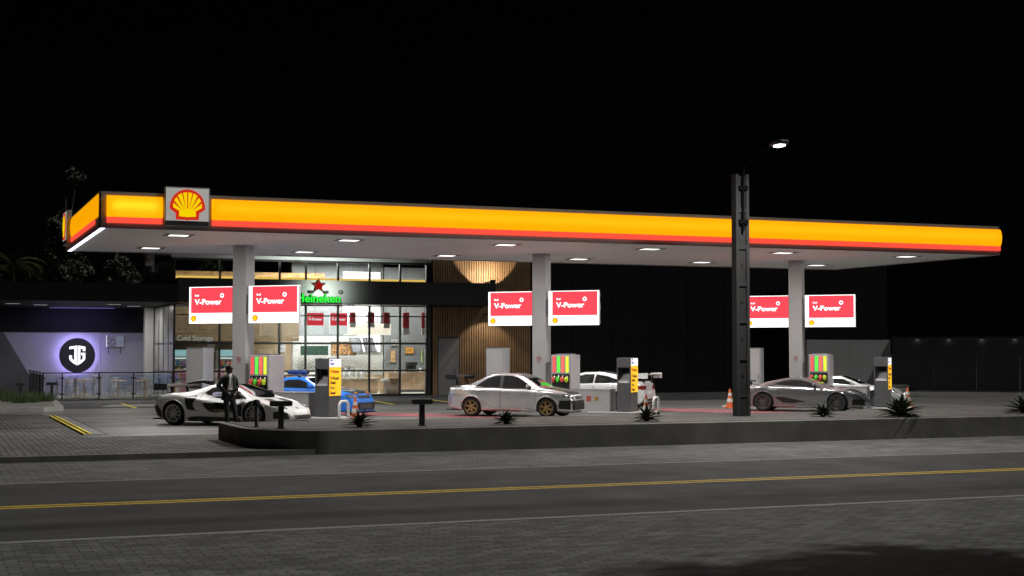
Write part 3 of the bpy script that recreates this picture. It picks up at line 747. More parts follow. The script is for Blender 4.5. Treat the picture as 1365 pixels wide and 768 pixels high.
# herringbone tiled wall panel
def herring(name):
    m = bpy.data.materials.new(name); m.use_nodes = True; nt = m.node_tree; b = nt.nodes['Principled BSDF']
    b.inputs['Roughness'].default_value = .35
    tc = _n(nt, 'ShaderNodeTexCoord'); sx = _n(nt, 'ShaderNodeSeparateXYZ'); nt.links.new(tc.outputs['Object'], sx.inputs[0])
    pp = _n(nt, 'ShaderNodeMath'); pp.operation = 'PINGPONG'; pp.inputs[1].default_value = .24; nt.links.new(sx.outputs['X'], pp.inputs[0])
    ad = _n(nt, 'ShaderNodeMath'); ad.operation = 'ADD'; nt.links.new(pp.outputs[0], ad.inputs[0]); nt.links.new(sx.outputs['Z'], ad.inputs[1])
    p2 = _n(nt, 'ShaderNodeMath'); p2.operation = 'PINGPONG'; p2.inputs[1].default_value = .09; nt.links.new(ad.outputs[0], p2.inputs[0])
    rp = _n(nt, 'ShaderNodeValToRGB'); rp.color_ramp.elements[0].position = .014; rp.color_ramp.elements[0].color = (.36, .34, .32, 1)
    rp.color_ramp.elements[1].position = .028; rp.color_ramp.elements[1].color = (.66, .64, .60, 1)
    nt.links.new(p2.outputs[0], rp.inputs['Fac']); nt.links.new(rp.outputs['Color'], b.inputs['Base Color']); return m
M['herring'] = herring('herringbone_tile')
item('tiled_wall_panel', (17.3, 72.98, .06), 'white herringbone tiled wall behind the shop counter', 'wall panel', [('tiles', MB().box(0, 4.78, -.03, 0, .85, 2.85), M['herring']), ('base', MB().box(0, 4.78, -.02, 0, 0, .849), M['counter_wood'])])
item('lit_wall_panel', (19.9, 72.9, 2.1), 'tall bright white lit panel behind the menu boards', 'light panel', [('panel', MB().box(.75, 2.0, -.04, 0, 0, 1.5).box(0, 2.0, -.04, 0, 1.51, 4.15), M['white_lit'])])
item('counter_canopy', (19.3, 70.0, 2.95), 'cream lit box hanging above the shop counter', 'light box', [('light_box', MB().box(0, 2.3, 0, .5, 0, .55, bev=.01), M['cream_lit']), ('hanger', MB().box(.2, .22, .2, .22, .551, 3.4).box(2.05, 2.07, .2, .22, .551, 3.4), M['black'])])
M['ltr_white'] = emis('white_letters', (1, .97, .9), .12, (.4, .38, .35))
cs = thing('wall_lettering', (11.2, 71.18, 2.66), 'white cold storage lettering on the beige shop wall', 'lettering')
t = text_mesh('Cold Storage', .34, .03, .008); a, b = width(t); t.v = [((x - a) * 1.75 / (b - a), y - .02, z) for x, y, z in t.v]; t.build('letters', M['ltr_white'], cs)
prod_cols = [(.55, .05, .06), (.06, .25, .12), (.6, .55, .5), (.65, .4, .05), (.08, .15, .4), (.6, .15, .3), (.75, .72, .68), (.3, .05, .05)]
PMAT = [mat('packet_%s' % w, c, .5) for w, c in zip(('red', 'green', 'cream', 'orange', 'blue', 'pink', 'white', 'maroon'), prod_cols)]
def cooler(x, label, seed):
    o = thing('open_cooler', (x, 72.0, .06), label, 'cooler', 0, 'open coolers in the shop')
    MB().box(0, 1.3, 0, .75, 0, .25).box(0, .05, 0, .75, .25, 2.05).box(1.25, 1.3, 0, .75, .25, 2.05).box(.05, 1.25, .7, .75, .25, 2.05).box(0, 1.3, .05, .75, 2.05, 2.15).build('case', M['white'], o)
    MB().box(0, 1.3, -.02, .04, 1.84, 2.149).build('lit_header', M['aqua_lit'], o)
    MB().box(.06, 1.24, .06, .12, 1.72, 1.76).build('tube_light', M['white_lit'], o)
    for z in (.62, 1.0, 1.36): MB().box(.05, 1.25, .12, .69, z, z + .02).build('shelf', M['steel'], o)
    r = random.Random(seed); me = bpy.data.meshes.new('goods'); mb = MB(); idx = []
    for z in (.25, .64, 1.02, 1.38):
        x_ = .08
        while x_ < 1.15:
            w = r.uniform(.06, .13); h = r.uniform(.16, .28); mb.box(x_, x_ + w - .008, .2, .45, z + .001, z + h); x_ += w; idx += [r.randrange(8)] * 6
    me = mb.mesh('goods')
    for m in PMAT: me.materials.append(m)
    for p, i in zip(me.polygons, idx): p.material_index = i
    g = link('goods', me, None); g.location = (x, 72.0, .06)
    tag(g, 'rows of small coloured packets and bottles packed in ' + ('the cooler left of the tall cabinet' if seed == 1 else 'the cooler right of the tall cabinet'), 'groceries', None, 'stuff')
    return o
cooler(11.15, 'open white cooler with aqua lit header, left of the tall cabinet', 1)
cooler(13.35, 'open white cooler with aqua lit header, right of the tall cabinet', 2)
def gondola(x, y, w, label, seed, h=1.25):
    o = thing('display_shelf', (x, y, .06), label, 'display shelf', 0, 'display shelves in the shop')
    f = MB().box(0, w, .0, .4, 0, .12).box(0, w, .36, .4, .12, h)
    f.build('frame', M['white'], o); s_ = MB()
    for z in (.45, .8): s_.box(0, w, .02, .36, z, z + .02)
    s_.build('shelf', M['steel'], o)
    r = random.Random(seed); mb = MB(); idx = []
    for z in (.12, .47, .82):
        x_ = .03
        while x_ < w - .12:
            ww = r.uniform(.07, .16); hh = r.uniform(.15, .29); mb.box(x_, x_ + ww - .01, .05, .3, z + .002, z + hh); x_ += ww; idx += [r.choice([0, 2, 5, 5, 6, 6, 3])] * 6
    me = mb.mesh('goods')
    for m in PMAT: me.materials.append(m)
    for p, i in zip(me.polygons, idx): p.material_index = i
    g = link('goods', me, None); g.location = (x, y, .06)
    tag(g, 'pink, white and red packets on the ' + ('shelf left of the tall cabinet' if seed == 5 else 'shelf between cabinet and column'), 'groceries', None, 'stuff')
gondola(10.75, 69.3, 1.5, 'low display shelf behind the glass, left of the tall cabinet', 5)
gondola(12.8, 69.3, 2.0, 'low display shelf behind the glass, behind the man in the suit', 6)
# glowing panels standing in for sign reflections in the glass (red above white)
def reflection_panel(x, w, label, text=True):
    o = thing('sign_reflection', (x, 69.0, 2.97), label, 'lit poster', 0, 'red and white sign reflections built in the shop')
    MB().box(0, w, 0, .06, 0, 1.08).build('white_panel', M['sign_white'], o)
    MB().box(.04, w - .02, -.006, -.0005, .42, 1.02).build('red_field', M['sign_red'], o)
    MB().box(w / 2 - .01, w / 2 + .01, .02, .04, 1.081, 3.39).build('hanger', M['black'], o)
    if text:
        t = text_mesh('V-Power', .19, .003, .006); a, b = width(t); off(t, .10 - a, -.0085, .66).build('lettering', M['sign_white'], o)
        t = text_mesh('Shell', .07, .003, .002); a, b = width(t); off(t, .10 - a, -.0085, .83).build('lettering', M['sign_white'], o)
reflection_panel(17.02, .88, 'red lettered reflection panel in the shop window, under the left half of the green lettering')
reflection_panel(18.18, .90, 'red lettered reflection panel in the shop window, right of the green lettering')
def reflection_strip(x, w, label, h=.75):  # red strips standing in for further reflections in the shop glass
    o = thing('strip_reflection', (x, 69.2, 4.06 - h), label, 'reflection_strip', 0, 'narrow red reflection strips built in the shop')
    MB().box(0, w, 0, .03, h * .30, h).build('red_reflection', mat('reflection_red', (.55, .05, .07), .6), o)
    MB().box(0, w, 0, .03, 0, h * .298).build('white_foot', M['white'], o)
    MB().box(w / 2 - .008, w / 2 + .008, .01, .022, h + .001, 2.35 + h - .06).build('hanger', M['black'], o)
for (x, w, h, lb) in ((19.25, .30, .75, 'narrow red reflection strip beside the two lettered panels'), (20.15, .36, .75, 'narrow red reflection strip in the middle of the white lit panel'), (20.98, .32, .78, 'narrow red reflection strip at the right edge of the cream lit box'), (21.98, .32, 1.1, 'longer red reflection strip before the grey partition'), (22.95, .28, 1.1, 'longer red reflection strip next to the timber wall')):
    reflection_strip(x, w, lb, h)
# menu boards
M['menu_green'] = mat('menu_green', (.02, .05, .035), .5, 0, .8, 9); M['menu_food'] = mat('menu_food', (.34, .18, .08), .5, 0, .95, 9); M['menu_grey'] = mat('menu_grey', (.30, .29, .32), .5, 0, .4, 8)
item('menu_board', (17.6, 72.5, 1.93), 'dark green menu board on the herringbone tiles', 'menu board', [('board', MB().box(0, 1.45, 0, .05, 0, .49, bev=.008), M['dark_grey']), ('print', MB().box(.03, 1.42, -.006, -.0005, .03, .46), M['menu_green']), ('hanger', MB().box(.3, .32, .051, .45, .4, .42).box(1.1, 1.12, .051, .45, .4, .42), M['black'])])
item('menu_board', (19.15, 72.4, 1.92), 'menu board with food pictures beside the grey slanted boards', 'menu board', [('board', MB().box(0, 1.35, 0, .05, 0, .72, bev=.008), M['dark_grey']), ('print', MB().box(.03, 1.32, -.006, -.0005, .03, .69), M['menu_food']), ('hanger', MB().box(.3, .32, .051, .55, .6, .62).box(1.0, 1.02, .051, .55, .6, .62), M['black'])])
for (x, lb) in ((20.05, 'left of the two slanted grey menu boards'), (20.75, 'right of the two slanted grey menu boards')):
    item('menu_board', (x, 72.2, 2.08), lb, 'menu board', [('board', MB().prism([(.18, 0), (.78, 0), (.56, .75), (0, .75)], 0, .04), M['dark_grey']), ('print', MB().prism([(.21, .03), (.74, .03), (.53, .72), (.04, .72)], -.006, -.0005), M['menu_grey']), ('hanger', MB().box(.3, .32, .041, .72, .6, .62), M['black'])])
sh_ = MB()
for x in (0, .28, .56, .84, 1.12): sh_.box(x, x + .025, 0, .025, 0, 2.1)
for z in (.35, .9, 1.5): sh_.box(0, 1.145, 0.03, .055, z, z + .02)
item('wire_rack', (20.5, 71.6, 2.1), 'thin black hanging rack before the white lit panel', 'rack', [('bars', sh_, M['black']), ('hanger', MB().box(.2, .215, .06, .07, 1.5, 4.3).box(.9, .915, .06, .07, 1.5, 4.3), M['black'])])
for (x, z, w, h, lb, c) in ((13.0, 2.1, .35, .5, 'pale notice on the beige wall above the right cooler', (.6, .58, .55)), (14.9, 1.9, .30, .6, 'pale notice on the beige wall left of the column', (.55, .52, .5)), (15.5, 1.35, .55, .45, 'red notice on the beige wall beside the column', (.45, .10, .08)), (16.25, 1.35, .5, .45, 'green notice on the beige wall beside the column', (.10, .3, .2)), (16.6, 2.1, .3, .4, 'small grey notice on the beige wall near the tiles', (.4, .4, .42))):
    item('wall_notice', (x, 72.98, z), lb, 'notice', [('board', MB().box(0, w, -.03, 0, 0, h, bev=.005), M['white']), ('print', MB().box(.02, w - .02, -.036, -.0305, .02, h - .02), mat('notice_print', c, .5, 0, .5, 9))], 'notices on the beige shop wall')
# counters
item('counter', (18.9, 69.4, .06), 'pale oak shop counter with white bottles on it', 'counter', [('front', MB().box(0, 1.85, 0, .6, 0, .72, bev=.01), M['counter_wood']), ('worktop', MB().box(-.03, 1.88, -.03, .63, .721, .76), M['white'])])
item('counter', (20.80, 68.6, .06), 'darker oak counter block in front of the others', 'counter', [('front', MB().box(0, .82, 0, .6, 0, .74, bev=.01), mat('dark_oak', (.27, .18, .10), .5, 0, .2, 2)), ('worktop', MB().box(-.02, .84, -.02, .62, .741, .77), M['counter_wood'])])
item('counter', (21.8, 71.0, .06), 'long pale oak serving counter by the grey partition', 'counter', [('front', MB().box(0, 2.0, 0, .7, .12, .98, bev=.01), M['counter_wood']), ('plinth', MB().box(.03, 1.97, .04, .66, 0, .119), M['dark_grey']), ('worktop', MB().box(-.03, 2.03, -.03, .73, .981, 1.02), M['counter_wood'])])
item('counter', (15.5, 71.5, .06), 'pale oak back counter under the herringbone tiles', 'counter', [('front', MB().box(0, 3.2, 0, .6, 0, .95, bev=.01), M['counter_wood']), ('worktop', MB().box(-.02, 3.22, -.02, .62, .951, .99), M['white'])])
M['bottle'] = mat('white_plastic', (.72, .70, .68), .4)
bl = ['leftmost white dispenser bottle on the oak counter', 'second white dispenser bottle on the oak counter', 'third white dispenser bottle on the oak counter', 'rightmost white dispenser bottle on the oak counter']
for k in range(4):
    o = thing('dispenser_bottle', (19.15 + .30 * k, 69.6 + .08 * (k % 2), .821), bl[k], 'bottle', 0, 'white bottles on the oak counter')
    MB().lathe([(.09, 0), (.10, .02), (.10, .30), (.05, .38)], 'z', 14).build('body', M['bottle'], o, True)
    MB().lathe([(.045, .381), (.045, .45), (.02, .47)], 'z', 12).build('cap', M['steel'] if k % 2 else M['white'], o, True)
item('coffee_machine', (22.9, 71.2, 1.081), 'dark coffee machine on the long serving counter', 'coffee machine', [('body', MB().box(0, .5, 0, .45, 0, .12, bev=.01).box(0, .5, .22, .45, .121, .35).box(0, .5, 0, .45, .351, .50, bev=.01), M['black']), ('spout', MB().box(.12, .18, .06, .12, .27, .349).box(.32, .38, .06, .12, .27, .349), M['chrome']), ('tray', MB().box(.04, .46, .02, .2, .121, .135), M['steel'])])
item('pastry_case', (18.9, 71.6, 1.051), 'glass pastry case on the back counter', 'display case', [('base', MB().box(0, 1.1, 0, .4, 0, .06), M['steel']), ('glass_cover', MB().box(0, 1.1, 0, .4, .061, .32, bev=.05), M['glass']), ('tray', MB().box(.1, .5, .08, .32, .062, .10).box(.6, 1.0, .08, .32, .062, .10), M['counter_wood'])])
item('white_stool', (20.75, 68.15, .06), 'white rounded stool before the dark oak block', 'stool', [('seat', MB().lathe([(.02, .62), (.2, .62), (.22, .66), (.2, .72), (.12, .74), (.0, .745)], 'z', 16), M['white']), ('stem', MB().lathe([(.03, .03), (.03, .62)], 'z', 10), M['chrome']), ('base', MB().lathe([(.2, 0), (.2, .02), (.03, .03)], 'z', 16), M['chrome'])])
for (x, z, w, h, c, lb) in ((22.35, 1.55, .3, .65, (.55, .35, .18), 'tall tan framed picture on the grey partition'), (23.15, 2.0, .5, .35, (.6, .28, .06), 'orange framed picture on the grey partition'), (24.0, 1.5, .12, .7, (.45, .55, .2), 'narrow green panel on the grey partition'), (22.35, 2.4, .5, .4, (.3, .3, .3), 'square grey panel above the tan picture')):
    item('wall_picture', (x, 72.55, z), lb, 'picture', [('frame', MB().box(0, w, 0, .045, 0, h, bev=.005), M['dark_grey']), ('print', MB().box(.02, w - .02, -.006, -.0005, .02, h - .02), mat('print', c, .5, 0, .4, 8))], 'pictures on the grey partition')
pn_ = [(22.2, 'paper cup beside the coffee machine', .05, .13), (22.45, 'taller white jar beside the coffee machine', .06, .24), (23.55, 'white jar at the right end of the serving counter', .06, .2)]
for x, lb, r_, h_ in pn_:
    item('jar', (x, 71.2, 1.081), lb, 'jar', [('body', MB().lathe([(r_, 0), (r_ * 1.1, h_ * .8), (r_ * .8, h_)], 'z', 12), M['bottle']), ('lid', MB().lathe([(r_ * .82, h_ + .001), (r_ * .82, h_ + .02)], 'z', 12), M['counter_wood'])])
area('shop_light', (12.8, 70.0, 6.6), (0, 0, 0), 3.5, 2.0, 230, (1.0, .92, .80))
area('shop_light', (18.7, 70.2, 6.6), (0, 0, 0), 4.5, 2.0, 1900, (1.0, .98, .94))
area('shop_light', (22.8, 70.0, 6.6), (0, 0, 0), 2.0, 2.0, 240, (1.0, .92, .82))

# ================================================================== TIMBER WALL and dark walls
tw = thing('timber_wall', (22.75, 66.9, 0), 'tall timber slatted wall with a grey door, lit from two spotlights', 'wall')
def tp(mb, name, m, par=tw): return off(mb, -22.75, -66.9, 0).build(name, m, par)
tp(MB().box(22.75, 27.95, 66.98, 67.5, 0, 7.6), 'backing', M['wood_back'])
sl = MB(); x = 22.78
while x < 27.9:
    if not (22.98 < x + .05 < 24.2):
        sl.box(x, x + .082, 66.90, 66.978, 0, 7.6)
    else:
        sl.box(x, x + .082, 66.90, 66.978, 2.83, 7.6)
    x += .125
tp(sl, 'slats', M['wood_slat'])
dr = tp(MB().box(23.06, 24.14, 66.93, 66.978, .02, 2.76, bev=.006), 'door', mat('door_grey', (0.20, 0.20, 0.205), .4, .2, .06, 1.5))
tp(MB().box(23.98, 24.01, 66.88, 66.925, 1.0, 1.35), 'handle', M['chrome'], dr).location = (0, 0, 0)
tp(MB().box(23.0, 23.055, 66.92, 66.977, 0, 2.82).box(24.145, 24.2, 66.92, 66.977, 0, 2.82).box(23.0, 24.2, 66.92, 66.977, 2.765, 2.825), 'door_frame', M['mullion'])
def wall_spot(z, up, label):
    o = thing('wall_spotlight', (25.47, 65.85, z), label, 'spotlight', 0, 'black spotlights on the timber wall')
    MB().lathe([(.07, -.12), (.14, -.10), (.15, .08), (.13, .10)], 'z', 18, (0, 0, 0)).build('head', M['black'], o, True)
    MB().box(-.04, .04, .0, 1.04, -.04, .04).build('bracket', M['black'], o)
    MB().lathe([(.10, .0), (.10, .005)], 'z', 18, (0, 0, .101 if up else -.127)).build('lens', emis('spot_lens', (1, .8, .55), 1.0), o)
wall_spot(5.50, True, 'upper black spotlight on the timber wall, shining up above the awning')
wall_spot(3.95, False, 'lower black spotlight on the timber wall, shining down below the awning')
spot('timber_up', (25.47, 65.85, 5.62), (25.47, 66.85, 6.32), 330, R(104), .12, (1.0, .84, .62), .03)
spot('timber_down', (25.47, 65.85, 3.80), (25.47, 66.8, 2.0), 75, R(104), .35, (1.0, .86, .66), .03)

bw = thing('black_wall', (27.95, 67, 0), 'long black panelled wall right of the timber wall', 'wall')
w_ = MB(); se = MB()
for k in range(7):
    xa = 27.96 + k * 2.2; w_.box(xa + .015, xa + 2.185, 66.95, 67.4, 0, 2.6).box(xa + .015, xa + 2.185, 66.95, 67.4, 2.62, 8)
off(w_, -27.95, -67, 0).build('panels', M['black_clad'], bw)
off(MB().box(27.96, 43.3, 67.05, 67.38, 0, 7.99), -27.95, -67, 0).build('backing', M['black'], bw)
gw = thing('grey_wall', (43.4, 66, 0), 'pale grey rendered wall behind the dark grey coupe', 'wall')
off(MB().box(43.4, 46.1, 66.0, 66.3, 0, 2.75).box(46.115, 48.76, 66.0, 66.3, 0, 2.75), -43.4, -66, 0).build('panels', M['wall_grey'], gw)
off(MB().box(43.4, 48.76, 66.02, 66.28, 2.751, 2.80), -43.4, -66, 0).build('coping', M['black_clad'], gw)
off(MB().box(43.38, 48.8, 66.3, 66.6, 0, 7.5), -43.4, -66, 0).build('upper_shade', M['black_clad'], gw)  # black slab standing in for the shade above the lit wall
dw = thing('boundary_wall', (48.80, 65.97, 0), 'dark panelled boundary wall with small lamps, running out to the right', 'wall', -PI / 4)
b_ = MB()
for k in range(6): b_.box(.02 + k * 2.2, 2.2 + k * 2.2 - .015, 0, .25, 0, 2.86)
b_.build('panels', mat('boundary_panel', (0.07, 0.07, 0.072), .8, 0, .15, .7), dw)
MB().box(0, 13.2, .03, .24, 2.861, 2.92).build('coping', M['black'], dw)
MB().box(0, 13.2, -.5, -.01, 0, .06).build('gutter_strip', M['concrete'], dw)
for k, s_ in enumerate((1.38, 3.02, 4.72, 6.38, 8.05)):
    lb = ('first small lamp on the boundary wall, nearest the grey wall', 'second small lamp along the boundary wall', 'third small lamp along the boundary wall', 'fourth small lamp along the boundary wall', 'last small lamp on the boundary wall, beyond the picture edge')[k]
    if k == 4: break
    px, py = 48.80 + S * s_ - S * .08, 65.97 - S * s_ - S * .08
    o = thing('wall_lamp', (px, py, 2.80), lb, 'wall lamp', -PI / 4, 'small lamps on the boundary wall')
    MB().box(-.12, .12, -.10, .075, -.02, .03, bev=.006).build('housing', M['black'], o)
    MB().box(-.09, .09, -.08, .05, -.026, -.0205).build('lens', emis('dim_lens', (1, .97, .9), .3), o)
    point('boundary_lamp', (px - .02, py - .02, 2.72), .16, (1, .96, .9), .03)
lw = thing('low_wall', (44, 64.2, 0), 'low pale concrete kerb wall before the grey wall', 'low wall')
MB().box(0, 4.6, 0, .5, 0, .30, bev=.015).build('wall', M['island'], lw); MB().box(-.02, 4.62, -.02, .52, .301, .34, bev=.006).build('coping', M['concrete'], lw)

# ================================================================== TERRACE
struct('terrace_floor', MB().box(4.7, 10.4, 66.97, 76.9, -.02, .03), M['concrete'])
gr = thing('glass_railing', (4.75, 67.0, .03), 'glass terrace railing with dark posts and handrail', 'railing')
def rp_(mb, n_, m_): return off(mb, -4.75, -67.0, -.03).build(n_, m_, gr)
px_ = [4.78, 5.58, 7.15, 8.64, 10.36]
for x in px_: rp_(MB().box(x - .03, x + .03, 66.97, 67.03, .03, 1.16), 'post', M['mullion'])
for y in (69.0, 71.2, 73.4, 75.6): rp_(MB().box(4.75, 4.81, y - .03, y + .03, .03, 1.16), 'post', M['mullion'])
rp_(MB().box(4.74, 10.38, 66.95, 67.05, 1.161, 1.21).box(4.73, 4.83, 67.051, 76.6, 1.161, 1.21), 'handrail', M['mullion'])
for a, b in zip(px_[:-1], px_[1:]):
    rp_(MB().box(a + .06, b - .06, 66.995, 67.005, .10, 1.10), 'glass_panel', M['glass_rail'])
    q = MB()
    for z in (.25, .95):
        q.box(a + .031, a + .10, 66.975, 66.9945, z - .03, z + .03).box(b - .10, b - .031, 66.975, 66.9945, z - .03, z + .03)
    rp_(q, 'clamp', M['black'])
for a, b in ((67.0, 69.0), (69.0, 71.2), (71.2, 73.4), (73.4, 75.6)):
    rp_(MB().box(4.775, 4.785, a + .06, b - .06, .10, 1.10), 'glass_panel', M['glass_rail'])
rp_(MB().box(4.81, 10.33, 66.985, 67.015, .05, .08), 'bottom_rail', M['mullion'])
M['table_wood'] = mat('cafe_table_top', (0.72, 0.50, 0.28), .45, 0, .2, 4)
def table(loc, label, rz=0):
    o = thing('cafe_table', loc, label, 'cafe table', rz, 'cafe tables on the terrace')
    MB().box(-.38, .38, -.38, .38, .72, .755, bev=.01).build('table_top', M['table_wood'], o)
    MB().lathe([(.035, .03), (.035, .72)], 'z', 12).build('stem', M['table_wood'], o, True)
    MB().box(-.25, .25, -.25, .25, 0, .03, bev=.008).build('base', M['table_wood'], o)
    return o
tb = [((6.35, 69.3, .03), 'cafe table behind the left end of the railing, under the round sign'), ((8.35, 70.2, .03), 'cafe table in the middle of the terrace, behind the railing'), ((7.1, 73.2, .03), 'rear cafe table deep in the terrace'), ((9.45, 69.2, .03), 'cafe table nearest the glass shop corner')]
for l, lb in tb: table(l, lb)
M['chair_metal'] = mat('grey_chair_metal', (0.38, 0.38, 0.38), .35, .5, .1, 4)
M['chair_white'] = mat('white_chair', (0.62, 0.62, 0.60), .4, 0, .06, 4)
def chair(loc, rz, label, m):
    o = thing('cafe_chair', loc, label, 'chair', rz, 'cafe chairs on the terrace')
    MB().box(-.19, .19, -.19, .19, .445, .465, bev=.008).build('seat', m, o)
    b_ = MB().tube([(-.18, .18, .46), (-.19, .22, .84), (-.10, .235, .87), (.10, .235, .87), (.19, .22, .84), (.18, .18, .46)], .013, 8)
    b_.box(-.07, .07, .205, .215, .47, .86)
    b_.build('backrest', m, o, True)
    for sx in (-1, 1):
        for sy in (-1, 1):
            MB().tube([(sx * .17, sy * .17, .445), (sx * .21, sy * .22, .0)], [.017, .012], 8).build('leg', m, o, True)
    return o
chs = [((5.75, 69.4), 1.6, 'grey metal chair at the far left, beside the front table', 0), ((6.95, 69.2), -1.5, 'grey metal chair right of the front left table', 0), ((6.3, 68.6), 3.0, 'white chair in front of the front left table, nearest the glass', 1), ((7.75, 70.1), 1.5, 'grey metal chair left of the middle table', 0), ((8.95, 70.4), -1.7, 'grey metal chair right of the middle table', 0), ((8.4, 70.95), .1, 'white chair behind the middle table', 1),
       ((6.5, 73.3), 1.6, 'grey metal chair left of the rear table', 0), ((7.75, 73.1), -1.5, 'white chair right of the rear table', 1), ((9.5, 69.9), .2, 'white chair behind the table by the shop corner', 1), ((9.9, 68.6), -2.6, 'grey metal chair nearest the shop corner', 0)]
for (p, rz, lb, w) in chs: chair((p[0], p[1], .03), rz, lb, M['chair_white'] if w else M['chair_metal'])

# ================================================================== LEFT BED, DRAIN, BOLLARDS
lb_ = thing('planting_bed', (0, 0, 0), 'raised planting bed with a pale kerb at the left of the terrace', 'planting bed')
MB().prism([(-14, 54.0), (3.9, 54.0), (4.6, 54.5), (4.95, 61.5), (4.4, 66.5), (-14, 66.5)], -.05, .16, 'xy').build('kerb', M['concrete'], lb_)
MB().prism([(-14, 54.3), (3.8, 54.3), (4.35, 54.8), (4.65, 61.4), (4.2, 66.2), (-14, 66.2)], .1605, .17, 'xy').build('soil', mat('bed_gravel', (.16, .15, .14), .9, 0, .3, 8, .5, 30), lb_)
M['grass'] = mat('grass_blades', (0.07, 0.11, 0.03), .7, 0, .4, 3)
gb = MB(); r = random.Random(3)
for c in range(26):
    cx, cy = (r.uniform(2.6, 4.5), r.uniform(58.5, 63.8)) if c > 8 else (r.uniform(2.2, 3.3), r.uniform(59, 64))
    for q in range(60):
        a = r.uniform(0, 2 * PI); d = r.uniform(0, .25); h = r.uniform(.2, .5); bx, by = cx + d * math.cos(a), cy + d * math.sin(a)
        tx, ty = bx + .7 * h * math.cos(a) * r.random(), by + .7 * h * math.sin(a) * r.random(); w = .012
        gb.add([(bx - w, by, .16), (bx + w, by, .16), (tx, ty, .16 + h)], [(0, 1, 2)])
tag(gb.build('grass', M['grass']), 'green grass tufts in the planting bed', 'grass', None, 'stuff')
def bollard(loc, label, h=.50, w=.36, sc=1.0, rz=0):
    o = thing('bollard_light', loc, label, 'bollard', rz, 'T shaped dark bollards')
    MB().box(-.055, .055, -.055, .055, 0, h, bev=.006).build('post', M['black'], o)
    MB().box(-w / 2, w / 2, -.09, .09, h + .001, h + .115, bev=.012).build('head', M['black'], o)
    MB().box(-w / 2 + .04, w / 2 - .04, -.06, .06, h - .006, h).build('diffuser', M['grey_paint'], o)
    MB().box(-.09, .09, -.09, .09, 0, .012).build('base_plate', M['black'], o)
    return o
bollard((7.33, 31.98, .43), 'black T shaped bollard on the rounded planter end, before the white supercar', .50, .48)
bollard((10.62, 31.98, .43), 'black T shaped bollard on the planter, left of the silver saloon', .50, .47)
bollard((3.5, 61.0, .17), 'brown T shaped bollard in the grass of the planting bed', .60, .30)
bollard((4.75, 61.8, .17), 'T shaped bollard at the corner of the planting bed by the railing', .60, .42)
gl_ = thing('garden_post', (6.98, 32.9, .43), 'slim dark post with round black head on the planter end, before the supercar front wheel', 'post')
MB().lathe([(.045, .012), (.045, .46)], 'z', 12).build('stem', M['dark_grey'], gl_, True); MB().lathe([(.03, .461), (.085, .49), (.09, .56), (.06, .61), (0, .625)], 'z', 16).build('head', M['black'], gl_, True); MB().lathe([(.10, 0), (.10, .011)], 'z', 16).build('base_plate', M['black'], gl_)
dc = thing('drain_cover', (3.75, 38.7, 0), 'long floor drain with glossy cover and yellow and black edging', 'drain')
MB().box(0, .07, 0, 11.2, .005, .05, bev=.01).box(.15, .22, 0, 11.2, .005, .05, bev=.01).build('yellow_edge', M['yellow_bay'], dc)
MB().box(.075, .145, 0, 11.2, .005, .014).build('black_edge', M['black'], dc)
MB().box(.225, .56, 0, 11.2, .006, .014).build('glossy_cover', mat('wet_steel', (.16, .16, .16), .5, .0, .1, 2), dc)
MB().box(.562, .59, -.1, 11.2, .006, .02).build('side_rail', M['black'], dc)
MB().box(.0, .22, -.14, -.01, .006, .02).box(.42, .60, -.14, -.105, .006, .02).build('end_plate', M['white'], dc)
tc_ = thing('tank_cover', (24.6, 44.2, 0), 'flat dark tank cover on the ground left of the lamp post', 'tank cover')
MB().lathe([(.75, .003), (.75, .016), (.70, .022), (0, .022)], 'z', 32).build('rim', M['dark_grey'], tc_); MB().lathe([(.6, .0225), (.6, .03), (0, .03)], 'z', 32).build('lid', M['black'], tc_)
wp = thing('white_ramp_panel', (1.9, 60.5, .17), 'white slanted panel at the left picture edge', 'panel')
MB().prism([(-1.3, 1.05), (.28, .02), (.36, .02), (-1.25, 1.2)], -.25, .25).build('panel', M['white'], wp); MB().box(-1.2, -1.1, -.2, .2, 0, .95).build('support', M['dark_grey'], wp)
# ================================================================== CARS
def pchip(ctrl):
    xs = [c[0] for c in ctrl]; ys = [c[1] for c in ctrl]; n = len(xs)
    h = [xs[i + 1] - xs[i] for i in range(n - 1)]; d = [(ys[i + 1] - ys[i]) / h[i] for i in range(n - 1)]
    m = [d[0]] + [0] * (n - 2) + [d[-1]]
    for i in range(1, n - 1):
        if d[i - 1] * d[i] > 0:
            w1, w2 = 2 * h[i] + h[i - 1], h[i] + 2 * h[i - 1]; m[i] = (w1 + w2) / (w1 / d[i - 1] + w2 / d[i])
    def f(x):
        if x <= xs[0]: return ys[0]
        if x >= xs[-1]: return ys[-1]
        i = max(k for k in range(n - 1) if xs[k] <= x); t = (x - xs[i]) / h[i]
        return ((1 + 2 * t) * (1 - t) ** 2 * ys[i] + t * (1 - t) ** 2 * h[i] * m[i] + t * t * (3 - 2 * t) * ys[i + 1] + t * t * (t - 1) * h[i] * m[i + 1])
    return f

def catmull(P, k):
    out = []; n = len(P)
    for i in range(n - 1):
        p0 = P[max(i - 1, 0)]; p1 = P[i]; p2 = P[i + 1]; p3 = P[min(i + 2, n - 1)]
        for q in range(k):
            t = q / k
            out.append(tuple(0.5 * (2 * b + (c - a) * t + (2 * a - 5 * b + 4 * c - d) * t * t + (3 * b - a - 3 * c + d) * t ** 3) for a, b, c, d in zip(p0, p1, p2, p3)))
    out.append(P[-1]); return out

